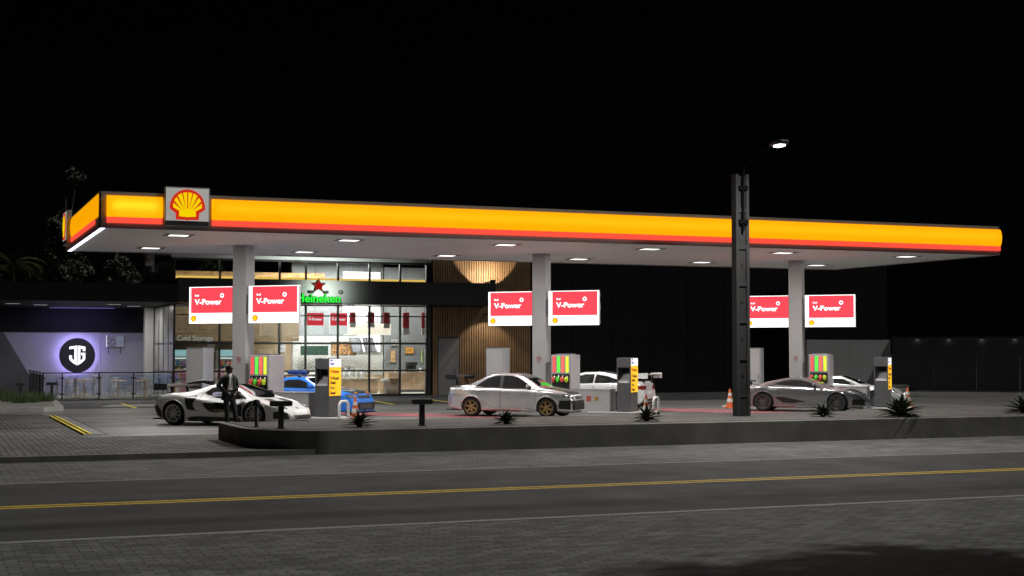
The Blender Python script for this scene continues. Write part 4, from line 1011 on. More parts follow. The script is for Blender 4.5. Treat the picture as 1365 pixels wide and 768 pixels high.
def paint(name, base, rough=.28, metal=.0, coat=.8):
    return mat(name, base, rough, metal, .03, 2.0, coat=coat)
M['car_glass'] = mat('car_window', (0.010, 0.011, 0.012), .06, 0, .1, 2, coat=.6, spec=.7)
M['carbon'] = mat('carbon_black', (0.012, 0.012, 0.013), .45, 0, .3, 30, coat=.15, spec=.3)
M['trim'] = mat('car_black_trim', (0.012, 0.012, 0.012), .5)
M['seam'] = mat('panel_gap', (0.008, 0.008, 0.008), .8)
M['tail'] = mat('tail_lamp_red', (0.22, 0.012, 0.012), .12, 0, .1, 8, coat=.6)
M['head'] = mat('head_lamp_clear', (0.36, 0.37, 0.38), .08, .6, .3, 14, coat=1.0)
M['bronze'] = mat('bronze_wheel', (0.34, 0.22, 0.09), .4, .4, .1, 4)
M['silver_wheel'] = mat('silver_wheel', (0.60, 0.60, 0.60), .35, .2, .05, 4)
M['dark_wheel'] = mat('dark_wheel', (0.09, 0.09, 0.092), .35, .3, .1, 4)
M['caliper'] = mat('red_caliper', (0.40, 0.02, 0.02), .4)
M['disc'] = mat('brake_disc', (0.10, 0.10, 0.10), .4, .4, .1, 6)

class Car:
    def __init__(s, name, loc, rz, label, sp):
        s.sp = sp; s.root = thing(name, loc, label, 'car', rz, 'cars parked at the pumps'); s.paint = sp['paint']
        F = {k: pchip(sp[k]) for k in ('top', 'belt', 'w', 'wr', 'zb')}; s.F = F
        x0 = sp['top'][0][0]; x1 = sp['top'][-1][0]; N = 84
        xs = [x0 + (x1 - x0) * (0.5 - 0.5 * math.cos(PI * i / N)) * .35 + (x1 - x0) * .65 * i / N for i in range(N + 1)]
        V = []; NS = None
        a = sp['a']; r = sp['r']
        for x in xs:
            top, bl, w, wr, zb = (F[k](x) for k in ('top', 'belt', 'w', 'wr', 'zb'))
            fl = sum(math.exp(-((x - c) / .42) ** 2) for c in (-a, a)) * sp.get('flare', .03)
            bl = min(bl, top - .015); hc = top - bl; zm = zb + .50 * (bl - zb)
            P = [(0, zb), (.70 * w, zb), (.93 * w, zb + .015), (.975 * w, zb + .08), (.985 * w, zb + .22 * (bl - zb) + .05), (w + fl, zm + .06), (.99 * w + fl, bl - .10 * (bl - zb)), (.955 * w + .5 * fl, bl)]
            wr_ = min(wr, .93 * w); wi = .92 * w
            P += [(wi + (wr_ - wi) * .22, bl + .20 * hc), (wi + (wr_ - wi) * .62, bl + .60 * hc), (wr_, bl + .87 * hc), (.86 * wr_, bl + .955 * hc), (.5 * wr_, bl + .99 * hc), (0, top)]
            H = catmull(P, 3); NS = len(H)
            V.append([(x, -y, z) for y, z in H] + [(x, y, z) for y, z in H[-2:0:-1]])
        m = len(V[0]); mb = MB(); mb.v = [p for ring in V for p in ring]
        for i in range(N):
            for k in range(m):
                k2 = (k + 1) % m; mb.f.append((i * m + k, i * m + k2, (i + 1) * m + k2, (i + 1) * m + k))
        mb.f.append(tuple(range(m))); mb.f.append(tuple(range(N * m, N * m + m))[::-1])
        me = mb.mesh('body')
        s.bvh = BVHTree.FromPolygons([Vector(v) for v in mb.v], [list(f) for f in mb.f])
        o = link('body', me, s.paint, None); o.data.polygons.foreach_set('use_smooth', [True] * len(me.polygons))
        # wheel openings
        cu = MB()
        for c in (-a, a):
            ra = r + sp.get('arch', .055)
            for sg in (-1, 1):
                wy = F['w'](c)
                q = MB(); n = 40
                prof = [(ra * math.cos(2 * PI * k / n) + c, r + ra * math.sin(2 * PI * k / n)) for k in range(n)]
                q.prism(prof, sg * (wy - .36), sg * (wy + .4)); cu.add(q.v, q.f)
        cm = cu.mesh('cut'); co = link('cut', cm, M['trim'])
        bo = o.modifiers.new('b', 'BOOLEAN'); bo.object = co; bo.operation = 'DIFFERENCE'; bo.solver = 'EXACT'
        try: bo.material_mode = 'TRANSFER'
        except Exception: pass
        nm = evaluated_mesh(o); bpy.data.objects.remove(o); bpy.data.objects.remove(co)
        nm.name = 'body'
        s.body = link('body', nm, s.paint, s.root)
        nm.polygons.foreach_set('use_smooth', [True] * len(nm.polygons))
        try: nm.set_sharp_from_angle(angle=R(35))
        except Exception: pass
        s.wheels()
    def cast(s, o, d):
        h = s.bvh.ray_cast(Vector(o), Vector(d))
        return (h[0], h[1]) if h[0] is not None else (None, None)
    def patch(s, name, poly, m, mode='side', offset=.007, parent=None, cell=.06, sides=(-1, 1), yaw=0.0):
        """a panel cut to an outline and laid on the body; mode = from where it is projected"""
        par = parent or s.root; res = []
        bm = bmesh.new(); vs = [bm.verts.new((p[0], p[1], 0)) for p in poly]; bm.faces.new(vs)
        ax = [p[0] for p in poly]; az = [p[1] for p in poly]
        for i, (lo, hi) in enumerate(((min(ax), max(ax)), (min(az), max(az)))):
            k = lo + cell
            while k < hi:
                no = (1, 0, 0) if i == 0 else (0, 1, 0); co = (k, 0, 0) if i == 0 else (0, k, 0)
                bmesh.ops.bisect_plane(bm, geom=bm.verts[:] + bm.edges[:] + bm.faces[:], plane_co=co, plane_no=no); k += cell
        bm.verts.index_update(); P2 = [(v.co.x, v.co.y) for v in bm.verts]; FS = [tuple(v.index for v in f.verts) for f in bm.faces]; bm.free()
        for sg in (sides if mode in ('side', 'fq') else (1,)):
            V = []; inner = []
            for (a, b) in P2:
                if mode == 'side': o, d = (a, sg * 3, b), (0, -sg, 0)
                elif mode == 'top': o, d = (a, b, 4), (0, 0, -1)
                elif mode == 'front': o, d = (5, a, b), (-1, 0, 0)
                elif mode == 'rear': o, d = (-5, a, b), (1, 0, 0)
                elif mode == 'fq':   # from the front quarter: a runs sideways seen along yaw
                    d = Vector((-math.cos(yaw), -sg * math.sin(yaw), 0)); q = Vector((-math.sin(yaw), sg * math.cos(yaw), 0))
                    o = Vector((s.sp['top'][-1][0] - .40, 0, 0)) - d * 6 + q * a + Vector((0, 0, b)); d = tuple(d); o = tuple(o)
                p, n = s.cast(o, d)
                if p is None:
                    hp = s.bvh.find_nearest(Vector(o) + Vector(d) * (3 if mode != 'top' else 3)); p, n = hp[0], hp[1]
                V.append(p - Vector(d) * offset * .6 + n * offset * .4 * (1 if n.dot(Vector(d)) < 0 else -1)); inner.append(p + Vector(d) * .004)
            mb = MB(); mb.add(V, FS)
            # skirt so that the panel has an edge
            cnt = {}
            for f in FS:
                for i in range(len(f)):
                    e = (f[i], f[(i + 1) % len(f)]); cnt[tuple(sorted(e))] = cnt.get(tuple(sorted(e)), 0) + 1
            no = len(V); mb.add(inner, [])
            for f in FS:
                for i in range(len(f)):
                    a_, b_ = f[i], f[(i + 1) % len(f)]
                    if cnt[tuple(sorted((a_, b_)))] == 1: mb.f.append((a_, b_, no + b_, no + a_))
            # drop unused inner verts
            res.append(mb.build(name, m, par, True))
        return res
    def line(s, name, pts, m, rad=.006, parent=None, sides=(-1, 1), mode='side'):
        out = []
        for sg in sides:
            pp = []
            for (a, b), (c, d) in zip(pts[:-1], pts[1:]):
                n = max(2, int(math.hypot(c - a, d - b) / .05))
                for k in range(n): pp.append((a + (c - a) * k / n, b + (d - b) * k / n))
            pp.append(pts[-1]); V = []
            for (a, b) in pp:
                p, n = s.cast((a, sg * 3, b), (0, -sg, 0)) if mode == 'side' else s.cast((a, b * sg, 4), (0, 0, -1))
                if p is not None: V.append(p)
            if len(V) > 1: out.append(MB().tube(V, rad, 5).build(name, m, parent or s.root))
        return out
    def door(s, outline, handle=None):
        """door skin with its gap; the handle is a piece of the door"""
        ds = s.patch('door', outline, s.paint, 'side', .004)
        for d, sg in zip(ds, (-1, 1)):
            s.line('door_gap', outline + [outline[0]], M['seam'], .006, d, (sg,))
            if handle:
                hx, hz = handle; p, n = s.cast((hx, sg * 3, hz), (0, -sg, 0))
                MB().box(p.x - .09, p.x + .09, p.y - .02, p.y + .02, p.z - .014, p.z + .014, bev=.008).build('handle', s.sp.get('handle_mat', s.paint), d, True)
    def wheels(s):
        sp = s.sp; r = sp['r']; w = sp.get('tw', .25)
        for c in (-sp['a'], sp['a']):
            for sg in (-1, 1):
                yo = sg * (s.F['w'](c) + sp.get('flare', .03) - .02); yi = yo - sg * w
                o = bpy.data.objects.new('wheel', None); COL.objects.link(o); o.parent = s.root; o.location = (c, yo, r); o.empty_display_size = .1
                rr = r * sp.get('rimk', .72)
                t = MB().lathe([(rr, 0.0), (rr + .012, .012), (r - .035, .006), (r - .006, -.03), (r, -.06), (r, -w + .06), (r - .006, -w + .03), (r - .035, -w), (rr, -w)], 'y', 40, closed=True)
                if sg < 0: t.v = [(x, -y, z) for x, y, z in t.v]
                t.build('tyre', M['rubber'], o, True)
                rm = MB()
                rm.lathe([(rr - .002, -.005), (rr - .005, .008), (rr - .028, .004), (rr - .032, -.03), (rr - .032, -.16), (rr - .004, -.16)], 'y', 40, closed=True)
                n = sp.get('spokes', 6)
                for k in range(n):
                    a = 2 * PI * k / n + .3; wd0, wd1 = sp.get('spw', (.040, .028))
                    pts = [(.03, -wd0), (rr - .02, -wd1), (rr - .02, wd1), (.03, wd0)]
                    q = MB().prism(pts, -.045, -.012); 
                    q.v = [(x, y + (.02 * (x / rr) ** 2), z) for x, y, z in q.v]
                    q.xf(Matrix.Rotation(a, 4, 'Y')); rm.add(q.v, q.f)
                rm.lathe([(.055, -.05), (.055, -.008), (.035, .0), (0, .0)], 'y', 20)
                if sg < 0: rm.v = [(x, -y, z) for x, y, z in rm.v]
                rm.build('rim', sp['rim'], o, True)
                dk = MB().lathe([(0, -.10), (rr * .80, -.10), (rr * .80, -.12), (0, -.12)], 'y', 32)
                if sg < 0: dk.v = [(x, -y, z) for x, y, z in dk.v]
                dk.build('brake_disc', M['disc'], o)
                if sp.get('caliper'):
                    cl = MB(); 
                    for k in range(6):
                        a = PI * .72 + k * .11; x_, z_ = rr * .68 * math.cos(a), rr * .68 * math.sin(a)
                        cl.box(x_ - .045, x_ + .045, -.099, -.055, z_ - .045, z_ + .045)
                    if sg < 0: cl.v = [(x, -y, z) for x, y, z in cl.v]
                    cl.build('caliper', M['caliper'], o)
    def arches(s, rad=.022, m=None, k=1.02):
        """rolled lips round the wheel openings"""
        ra = (s.sp['r'] + s.sp.get('arch', .055)) * k
        for c in (-s.sp['a'], s.sp['a']):
            for sg in (-1, 1):
                V = []
                for q in range(25):
                    t = R(-12 + 204 * q / 24); p, n = s.cast((c + ra * math.cos(t), sg * 3, s.sp['r'] + ra * math.sin(t)), (0, -sg, 0))
                    if p is not None: V.append(p)
                if len(V) > 3: MB().tube(V, rad, 8).build('wheel_arch_lip', m or s.paint, s.root, True)
    def mirror(s, x, z, m=None, dy=.06, size=(.10, .12, .065)):
        for sg in (-1, 1):
            p, n = s.cast((x, sg * 3, z), (0, -sg, 0))
            if p is None: continue
            mb = MB(); mb.box(p.x - size[0] * .5, p.x + size[0] * .5, p.y + sg * dy - size[1] * .5, p.y + sg * dy + size[1] * .5, z + .02, z + .02 + size[2] * 1.7, bev=.028)
            mb.tube([(p.x, p.y - sg * .02, z + .0), (p.x, p.y + sg * dy, z + .04)], .016, 6)
            mb.build('mirror', m or s.paint, s.root, True)
    def wing(s, x, z, chord, span, posts, m, base_z, plate=.16, tilt=.10, pm=None):
        o = MB(); n = 10; prof = []
        for k in range(n + 1):
            t = k / n; prof.append((-chord / 2 + chord * t, .012 + .022 * math.sin(PI * t ** .6) - tilt * chord * (t - .5)))
        for k in range(n, -1, -1):
            t = k / n; prof.append((-chord / 2 + chord * t, .0 - tilt * chord * (t - .5) - .012 * math.sin(PI * t)))
        o.prism([(x + a, z + b) for a, b in prof], -span / 2, span / 2)
        w = o.build('rear_wing', m, s.root, True)
        for sg in (-1, 1):
            MB().prism([(x - chord * .62, z - plate * .6), (x + chord * .5, z - plate * .6), (x + chord * .55, z + plate * .3), (x - chord * .62, z + plate * .4)], sg * (span / 2 + .001), sg * (span / 2 + .016)).build('end_plate', pm or m, w)
            MB().prism([(x + .02, base_z - .05), (x + .12, base_z - .05), (x + .03, z - .008), (x - .03, z - .008)], sg * posts - .012, sg * posts + .012).build('wing_support', M['trim'], w)
        return w

def at_isl(i, t, n): p = isl(i, t, n); return (p[0], p[1], .0)
HEAD = -PI / 4
S_ = math.sqrt(.5)
def from_rear_contact(X, Y, a, half, rz):
    """centre of the car from where its near (right) rear tyre touches the ground"""
    e = Vector((math.cos(rz), math.sin(rz))); f = Vector((-math.sin(rz), math.cos(rz)))
    c = Vector((X, Y)) + e * a + f * half; return (c.x, c.y, 0.0)

# ---- silver saloon
P_silver = paint('silver_paint', (0.82, 0.82, 0.83), .27, .8)
sp = dict(paint=P_silver, a=1.3125, r=.315, rim=M['bronze'], spokes=6, spw=(.040, .020), flare=.035, arch=.05, handle_mat=P_silver,
  top=[(-2.25, .60), (-2.2, .86), (-2.1, .99), (-1.75, 1.025), (-1.5, 1.05), (-1.2, 1.18), (-.80, 1.355), (-.40, 1.425), (.05, 1.425), (.35, 1.37), (.75, 1.16), (1.03, .985), (1.2, .945), (1.6, .88), (1.95, .78), (2.1, .66), (2.15, .5)],
  belt=[(-2.25, .55), (-2.1, .93), (-1.5, .96), (-.9, .945), (0, .915), (1.0, .88), (1.6, .81), (2.0, .68), (2.15, .45)],
  w=[(-2.25, .62), (-2.15, .75), (-1.9, .82), (-1.3, .86), (-.6, .85), (.5, .85), (1.3, .86), (1.8, .80), (2.05, .68), (2.15, .50)],
  wr=[(-2.25, .55), (-1.5, .62), (-.8, .55), (0, .55), (.4, .57), (1.0, .66), (1.3, .70), (2, .6), (2.15, .4)],
  zb=[(-2.25, .42), (-2.1, .28), (-1.6, .20), (1.6, .18), (2.0, .18), (2.15, .22)])
rzE = -R(43)
evo = Car('silver_saloon', from_rear_contact(16.66, 45.02, 1.3125, .84, rzE), rzE, 'silver four door saloon with bronze wheels, black bonnet and black rear wing', sp)
evo.patch('side_window', [(-1.20, .985), (-1.06, 1.10), (-.82, 1.25), (-.58, 1.325), (-.36, 1.345), (-.34, .965)], M['car_glass'])
evo.patch('side_window', [(-.25, .96), (-.25, 1.35), (.0, 1.345), (.24, 1.29), (.44, 1.19), (.80, .945), (.76, .925)], M['car_glass'])
evo.arches(.03); evo.patch('pillar_trim', [(-.335, .965), (-.355, 1.345), (-.255, 1.35), (-.255, .96)], M['trim'], 'side', .005)
evo.patch('window_trim', [(-1.27, .955), (-1.22, .985), (.76, .925), (.82, .945), (.86, .925), (.76, .905)], M['trim'], 'side', .006)
evo.patch('windscreen', [(.98, -.60), (1.03, -.3), (1.05, 0), (1.03, .3), (.98, .60), (.36, .50), (.33, 0), (.36, -.50)], M['car_glass'], 'top', .006)
evo.patch('rear_window', [(-1.45, -.56), (-1.47, 0), (-1.45, .56), (-.88, .48), (-.85, 0), (-.88, -.48)], M['car_glass'], 'top', .006)
evo.patch('bonnet', [(1.12, -.62), (1.14, 0), (1.12, .62), (1.6, .58), (1.98, .46), (2.03, 0), (1.98, -.46), (1.6, -.58)], M['carbon'], 'top', .006)
evo.patch('boot_lid', [(-2.12, -.60), (-2.12, .60), (-1.55, .60), (-1.55, -.60)], M['carbon'], 'top', .005)
evo.door([(-.90, .50), (-.60, .30), (-.31, .30), (-.30, .93), (-1.20, .965), (-1.10, .75)], (-1.0, .86))
evo.door([(-.29, .30), (.92, .30), (.90, .60), (.93, .87), (-.28, .925)], (-.13, .83))
evo.patch('side_skirt', [(-.92, .19), (.95, .19), (.95, .285), (-.88, .285)], P_silver, 'side', .035)
evo.patch('head_lamp', [(.34, .62), (.72, .66), (.75, .77), (.50, .78), (.36, .72)], M['trim'], 'fq', .008, yaw=.25)
evo.patch('head_lamp_lens', [(.42, .655), (.60, .665), (.60, .73), (.43, .72)], M['head'], 'fq', .014, yaw=.25)
evo.patch('grille', [(-.28, .60), (.28, .60), (.30, .70), (-.30, .70)], M['trim'], 'front', .01)
evo.patch('bumper_intake', [(-.56, .25), (.56, .25), (.60, .55), (-.60, .55)], M['trim'], 'front', .012)
evo.patch('bumper_vent', [(.50, .26), (.78, .29), (.78, .56), (.52, .56)], M['trim'], 'fq', .01, yaw=.35)
evo.patch('tail_lamp', [(-2.20, .76), (-2.14, .76), (-2.10, .93), (-2.17, .93)], M['tail'], 'side', .01)
evo.line('bumper_gap', [(-2.18, .72), (-1.98, .70), (-1.72, .72)], M['seam'], .007)
evo.line('bonnet_gap', [(.96, .87), (1.5, .83), (1.75, .77)], M['seam'], .006)
for sg in (-1, 1):
    p, n = evo.cast((-1.58, sg * 3, .85), (0, -sg, 0))
fl_ = [(-1.60 + .085 * math.cos(k * PI / 9), .85 + .085 * math.sin(k * PI / 9)) for k in range(19)]
evo.line('fuel_flap', fl_, M['seam'], .005, None, (-1,))
MB().box(1.78, 2.22, -.66, .66, .15, .175, bev=.01).build('front_splitter', P_silver, evo.root)
MB().box(-2.28, -1.75, -.70, .70, .20, .235, bev=.01).build('rear_diffuser', M['trim'], evo.root)
evo.mirror(.66, .93, P_silver)
evo.wing(-2.05, 1.31, .34, 1.55, .42, M['carbon'], 1.04)

# ---- white supercar
P_white = paint('pearl_white_paint', (0.80, 0.80, 0.79), .32, .0)
sp = dict(paint=P_white, a=1.335, r=.345, rim=M['silver_wheel'], spokes=10, spw=(.022, .014), flare=.03, arch=.045, tw=.30, rimk=.76, caliper=True,
  top=[(-2.36, .58), (-2.30, .80), (-2.1, .885), (-1.7, .93), (-1.25, .96), (-.85, 1.04), (-.35, 1.18), (.05, 1.225), (.35, 1.20), (.75, 1.06), (1.20, .84), (1.5, .755), (1.9, .65), (2.2, .52), (2.36, .40), (2.40, .30)],
  belt=[(-2.36, .5), (-2.2, .79), (-1.7, .89), (-1.3, .905), (-.9, .84), (-.2, .73), (.5, .67), (1.0, .70), (1.35, .735), (1.8, .63), (2.2, .46), (2.40, .25)],
  w=[(-2.36, .82), (-2.1, .93), (-1.4, .97), (-.8, .95), (-.2, .88), (.5, .88), (1.0, .93), (1.35, .96), (1.8, .93), (2.15, .78), (2.40, .45)],
  wr=[(-2.36, .6), (-1.7, .60), (-1.0, .46), (-.3, .44), (.2, .45), (.6, .54), (1.2, .68), (1.5, .72), (2, .6), (2.40, .3)],
  zb=[(-2.36, .42), (-2.15, .22), (-1.7, .13), (1.7, .12), (2.2, .13), (2.40, .18)])
rzM = -R(43)
QX = lambda x: x if x > -1.335 else -1.335 + (x + 1.335) * .72      # short tail
for k_ in ('top', 'belt', 'w', 'wr', 'zb'): sp[k_] = [(QX(x), y) for x, y in sp[k_]]
mcl = Car('white_supercar', from_rear_contact(6.68, 42.93, 1.335, .95, rzM), rzM, 'low white supercar with black rear wing and dark side intakes, beside the man', sp)
mcl.patch('side_window', [(-.48, .93), (-.30, 1.08), (.05, 1.14), (.35, 1.10), (.68, .96), (.98, .80), (.55, .77), (.0, .80)], M['car_glass'])
mcl.patch('lower_window', [(-.12, .48), (.10, .40), (.70, .40), (.78, .62), (.0, .68)], M['car_glass'])
mcl.arches(.014); mcl.patch('windscreen', [(1.12, -.60), (1.28, -.30), (1.32, 0), (1.28, .30), (1.12, .60), (.30, .40), (.22, 0), (.30, -.40)], M['car_glass'], 'top', .006)
mcl.patch('engine_cover', [(-1.75, -.42), (-1.75, .42), (-.75, .36), (-.55, 0), (-.75, -.36)], M['carbon'], 'top', .008)
mcl.patch('side_intake', [(-.95, .83), (-.66, .88), (-.60, .78), (-.70, .62), (-.62, .46), (-.48, .42), (-.86, .46), (-.93, .62)], M['trim'], 'side', .006)
mcl.patch('door_intake', [(-.40, .66), (.0, .66), (.12, .38), (-.12, .40), (-.30, .50)], M['trim'], 'side', .007)
mcl.patch('sill_blade', [(-.86, .14), (.86, .14), (.84, .24), (-.60, .27), (-.82, .24)], M['carbon'], 'side', .03)
mcl.patch('front_fender_vent', [(.80, .30), (.98, .28), (.93, .60), (.78, .64)], M['trim'], 'side', .007)
mcl.patch('bonnet_vent', [(1.42, -.52), (1.46, -.20), (1.72, -.24), (1.68, -.50)], M['trim'], 'top', .007)
mcl.patch('bonnet_vent', [(1.42, .52), (1.46, .20), (1.72, .24), (1.68, .50)], M['trim'], 'top', .007)
mcl.patch('bonnet_stripe', [(1.85, -.34), (1.95, .0), (1.85, .34), (1.75, .30), (1.78, 0), (1.75, -.30)], M['carbon'], 'top', .007)
mcl.patch('head_lamp', [(.38, .50), (.78, .54), (.80, .64), (.60, .66), (.42, .58)], M['trim'], 'fq', .008, yaw=.45)
mcl.patch('head_lamp_lens', [(.50, .535), (.70, .555), (.71, .60), (.54, .58)], M['head'], 'fq', .015, yaw=.45)
mcl.patch('bumper_intake', [(.40, .22), (.82, .24), (.84, .42), (.66, .46), (.46, .38)], M['trim'], 'fq', .009, yaw=.45)
mcl.patch('nose_intake', [(-.42, .20), (.42, .20), (.46, .33), (-.46, .33)], M['trim'], 'front', .012)
mcl.patch('nose_badge', [(2.16, -.035), (2.16, .035), (2.24, .03), (2.24, -.03)], M['trim'], 'top', .008)
mcl.patch('rear_bumper', [(-2.06, .25), (-1.74, .14), (-1.74, .36), (-1.86, .56), (-2.06, .62)], M['trim'], 'side', .008)
mcl.patch('tail_lamp', [(-2.03, .70), (-1.95, .72), (-1.95, .76), (-2.03, .75)], M['tail'], 'side', .012)
mcl.line('door_gap', [(-.52, 1.0), (-.50, .72), (-.16, .36)], M['seam'], .006)
mcl.line('door_gap', [(.98, .80), (.92, .66), (.84, .30)], M['seam'], .006)
MB().prism([(2.0, -.88), (2.34, -.62), (2.47, -.3), (2.49, 0), (2.47, .3), (2.34, .62), (2.0, .88), (1.75, .9), (1.75, -.9)], .09, .115, 'xy').build('front_splitter', M['carbon'], mcl.root)
MB().box(-2.14, -1.72, -.80, .80, .16, .20, bev=.01).prism([(-2.14, .2), (-1.8, .2), (-1.8, .38), (-2.10, .42)], -.5, -.48).prism([(-2.14, .2), (-1.8, .2), (-1.8, .38), (-2.10, .42)], .48, .5).build('rear_diffuser', M['carbon'], mcl.root)
mcl.mirror(.78, .86, M['carbon'], .20, (.13, .17, .07))
mcl.wing(-1.80, 1.13, .40, 1.80, .40, M['carbon'], .93, .20, .14, M['dark_grey'])
MB().tube([(-.62, 0, 1.06), (-.62, 0, 1.22), (-1.0, 0, 1.26), (-1.5, 0, 1.18)], [.07, .085, .05, .02], 10).build('roof_snorkel', M['carbon'], mcl.root, True)

# ---- dark grey coupe
P_grey = paint('gunmetal_paint', (0.30, 0.305, 0.315), .24, .75)
sp = dict(paint=P_grey, a=1.3025, r=.335, rim=M['dark_wheel'], spokes=10, spw=(.024, .016), flare=.035, arch=.04, tw=.28, rimk=.75, caliper=True,
  top=[(-2.17, .55), (-2.12, .85), (-1.98, .93), (-1.6, .97), (-1.1, 1.08), (-.6, 1.185), (-.2, 1.225), (.1, 1.21), (.5, 1.08), (.95, .91), (1.1, .875), (1.6, .81), (2.0, .69), (2.25, .54), (2.36, .40)],
  belt=[(-2.17, .5), (-2.0, .86), (-1.4, .91), (-.8, .87), (0, .84), (1.0, .80), (1.5, .77), (2.0, .62), (2.36, .33)],
  w=[(-2.17, .70), (-2.05, .82), (-1.3, .92), (-.6, .88), (.4, .87), (1.3, .91), (1.8, .86), (2.15, .68), (2.36, .42)],
  wr=[(-2.17, .55), (-1.4, .58), (-.7, .50), (0, .50), (.4, .54), (1.0, .66), (1.4, .70), (2, .58), (2.36, .3)],
  zb=[(-2.17, .42), (-2.0, .24), (-1.6, .15), (1.6, .14), (2.1, .15), (2.36, .20)])
rzL = -R(42)
lfa = Car('dark_grey_coupe', from_rear_contact(27.75, 45.0, 1.3025, .9, rzL), rzL, 'dark grey two door coupe with black wheels and red brake calipers', sp)
lfa.patch('side_window', [(-.98, .96), (-.70, 1.06), (-.35, 1.125), (.0, 1.12), (.28, 1.04), (.72, .87), (.55, .865)], M['car_glass'])
lfa.arches(.016); lfa.patch('windscreen', [(.98, -.62), (1.04, -.3), (1.06, 0), (1.04, .3), (.98, .62), (.18, .45), (.14, 0), (.18, -.45)], M['car_glass'], 'top', .006)
lfa.patch('rear_window', [(-1.55, -.45), (-1.55, .45), (-.55, .42), (-.5, 0), (-.55, -.42)], M['car_glass'], 'top', .006)
lfa.door([(-.78, .62), (-.30, .28), (.86, .26), (.90, .60), (.80, .83), (-.72, .87)], None)
lfa.patch('side_intake', [(-.90, .52), (-.55, .52), (.20, .36), (-.30, .31), (-.60, .32)], M['trim'], 'side', .009)
lfa.patch('rear_quarter_vent', [(-1.22, .93), (-.98, .94), (-.90, .90), (-1.2, .88)], M['trim'], 'side', .008)
lfa.patch('side_skirt', [(-.86, .15), (.90, .15), (.88, .20), (-.80, .22)], P_silver, 'side', .03)
lfa.patch('head_lamp', [(.46, .60), (.80, .66), (.82, .76), (.66, .75), (.50, .66)], M['trim'], 'fq', .008, yaw=.55)
lfa.patch('head_lamp_lens', [(.56, .635), (.72, .66), (.73, .71), (.60, .68)], M['head'], 'fq', .014, yaw=.55)
lfa.patch('bumper_intake', [(.40, .24), (.82, .27), (.82, .46), (.46, .46)], M['trim'], 'fq', .01, yaw=.5)
lfa.patch('grille', [(-.40, .22), (.40, .22), (.34, .44), (-.34, .44)], M['trim'], 'front', .012)
lfa.patch('tail_lamp', [(-2.12, .74), (-2.03, .75), (-2.03, .81), (-2.12, .80)], M['tail'], 'side', .012)
lfa.patch('fender_badge', [(1.02, .66), (1.10, .67), (1.10, .70), (1.02, .69)], M['chrome'], 'side', .007)
MB().prism([(1.9, -.80), (2.25, -.62), (2.42, -.3), (2.44, 0), (2.42, .3), (2.25, .62), (1.9, .80)], .11, .135, 'xy').build('front_splitter', P_silver, lfa.root)
MB().box(-2.22, -1.72, -.72, .72, .19, .22, bev=.01).build('rear_diffuser', M['trim'], lfa.root)
lfa.mirror(.50, .89, P_grey, .14, (.11, .15, .06))
lfa.wing(-2.0, 1.06, .28, 1.35, .38, M['carbon'], .93, .06)

# ---- blue coupe behind the first island
P_blue = paint('bright_blue_paint', (0.015, 0.21, 0.85), .32, .0)
sp = dict(paint=P_blue, a=1.30, r=.32, rim=M['dark_wheel'], spokes=6, spw=(.05, .026), flare=.05, arch=.05, tw=.27,
  top=[(-2.2, .6), (-2.12, .90), (-1.9, .97), (-1.5, 1.02), (-1.1, 1.16), (-.6, 1.275), (-.2, 1.30), (.12, 1.285), (.6, 1.09), (.95, .945), (1.15, .915), (1.6, .86), (2.0, .75), (2.15, .64), (2.2, .45)],
  belt=[(-2.2, .55), (-2.05, .90), (-1.4, .93), (-.8, .90), (0, .88), (1.0, .86), (1.5, .80), (2.0, .68), (2.2, .42)],
  w=[(-2.2, .66), (-2.05, .78), (-1.3, .87), (-.6, .84), (.5, .84), (1.3, .87), (1.8, .84), (2.08, .76), (2.2, .62)],
  wr=[(-2.2, .55), (-1.4, .58), (-.7, .52), (0, .52), (.5, .56), (1.0, .66), (1.4, .72), (2, .66), (2.2, .5)],
  zb=[(-2.2, .40), (-2.05, .24), (-1.6, .17), (1.6, .16), (2.05, .16), (2.2, .18)])
e_, f_ = Vector((S_, -S_)), Vector((S_, S_))
rzB = -R(45)
pB = Vector(isl(0, 0.95, 2.45)[:2])
blue = Car('blue_coupe', (pB.x, pB.y, 0), rzB, 'bright blue coupe with dark bonnet, half hidden by pump and pay kiosk', sp)
blue.patch('side_window', [(-.95, .96), (-.72, 1.10), (-.40, 1.19), (.0, 1.205), (.25, 1.14), (.70, .93), (.6, .915)], M['car_glass'])
blue.arches(.035); blue.patch('windscreen', [(.93, -.60), (.99, 0), (.93, .60), (.18, .47), (.15, 0), (.18, -.47)], M['car_glass'], 'top', .006)
blue.patch('sun_strip', [(.27, -.485), (.24, 0), (.27, .485), (.18, .465), (.15, 0), (.18, -.465)], M['white'], 'top', .010)
blue.patch('rear_window', [(-1.5, -.5), (-1.5, .5), (-.75, .42), (-.75, -.42)], M['car_glass'], 'top', .006)
blue.patch('bonnet', [(1.05, -.64), (1.08, 0), (1.05, .64), (1.6, .62), (1.98, .54), (2.02, 0), (1.98, -.54), (1.6, -.62)], M['carbon'], 'top', .007)
blue.door([(-.82, .55), (-.55, .28), (.80, .27), (.84, .60), (.82, .86), (-.78, .90)], (-.55, .80))
blue.patch('head_lamp', [(.42, .60), (.74, .62), (.76, .74), (.44, .73)], M['trim'], 'fq', .008, yaw=.25)
blue.patch('head_lamp_lens', [(.47, .63), (.70, .645), (.70, .71), (.48, .70)], M['head'], 'fq', .016, yaw=.25)
blue.patch('grille', [(-.40, .60), (.40, .60), (.40, .70), (-.40, .70)], M['trim'], 'front', .012)
blue.patch('bumper_intake', [(-.58, .22), (.58, .22), (.62, .46), (-.62, .46)], M['trim'], 'front', .012)
blue.patch('intercooler', [(-.40, .26), (.40, .26), (.40, .42), (-.40, .42)], M['disc'], 'front', .018)
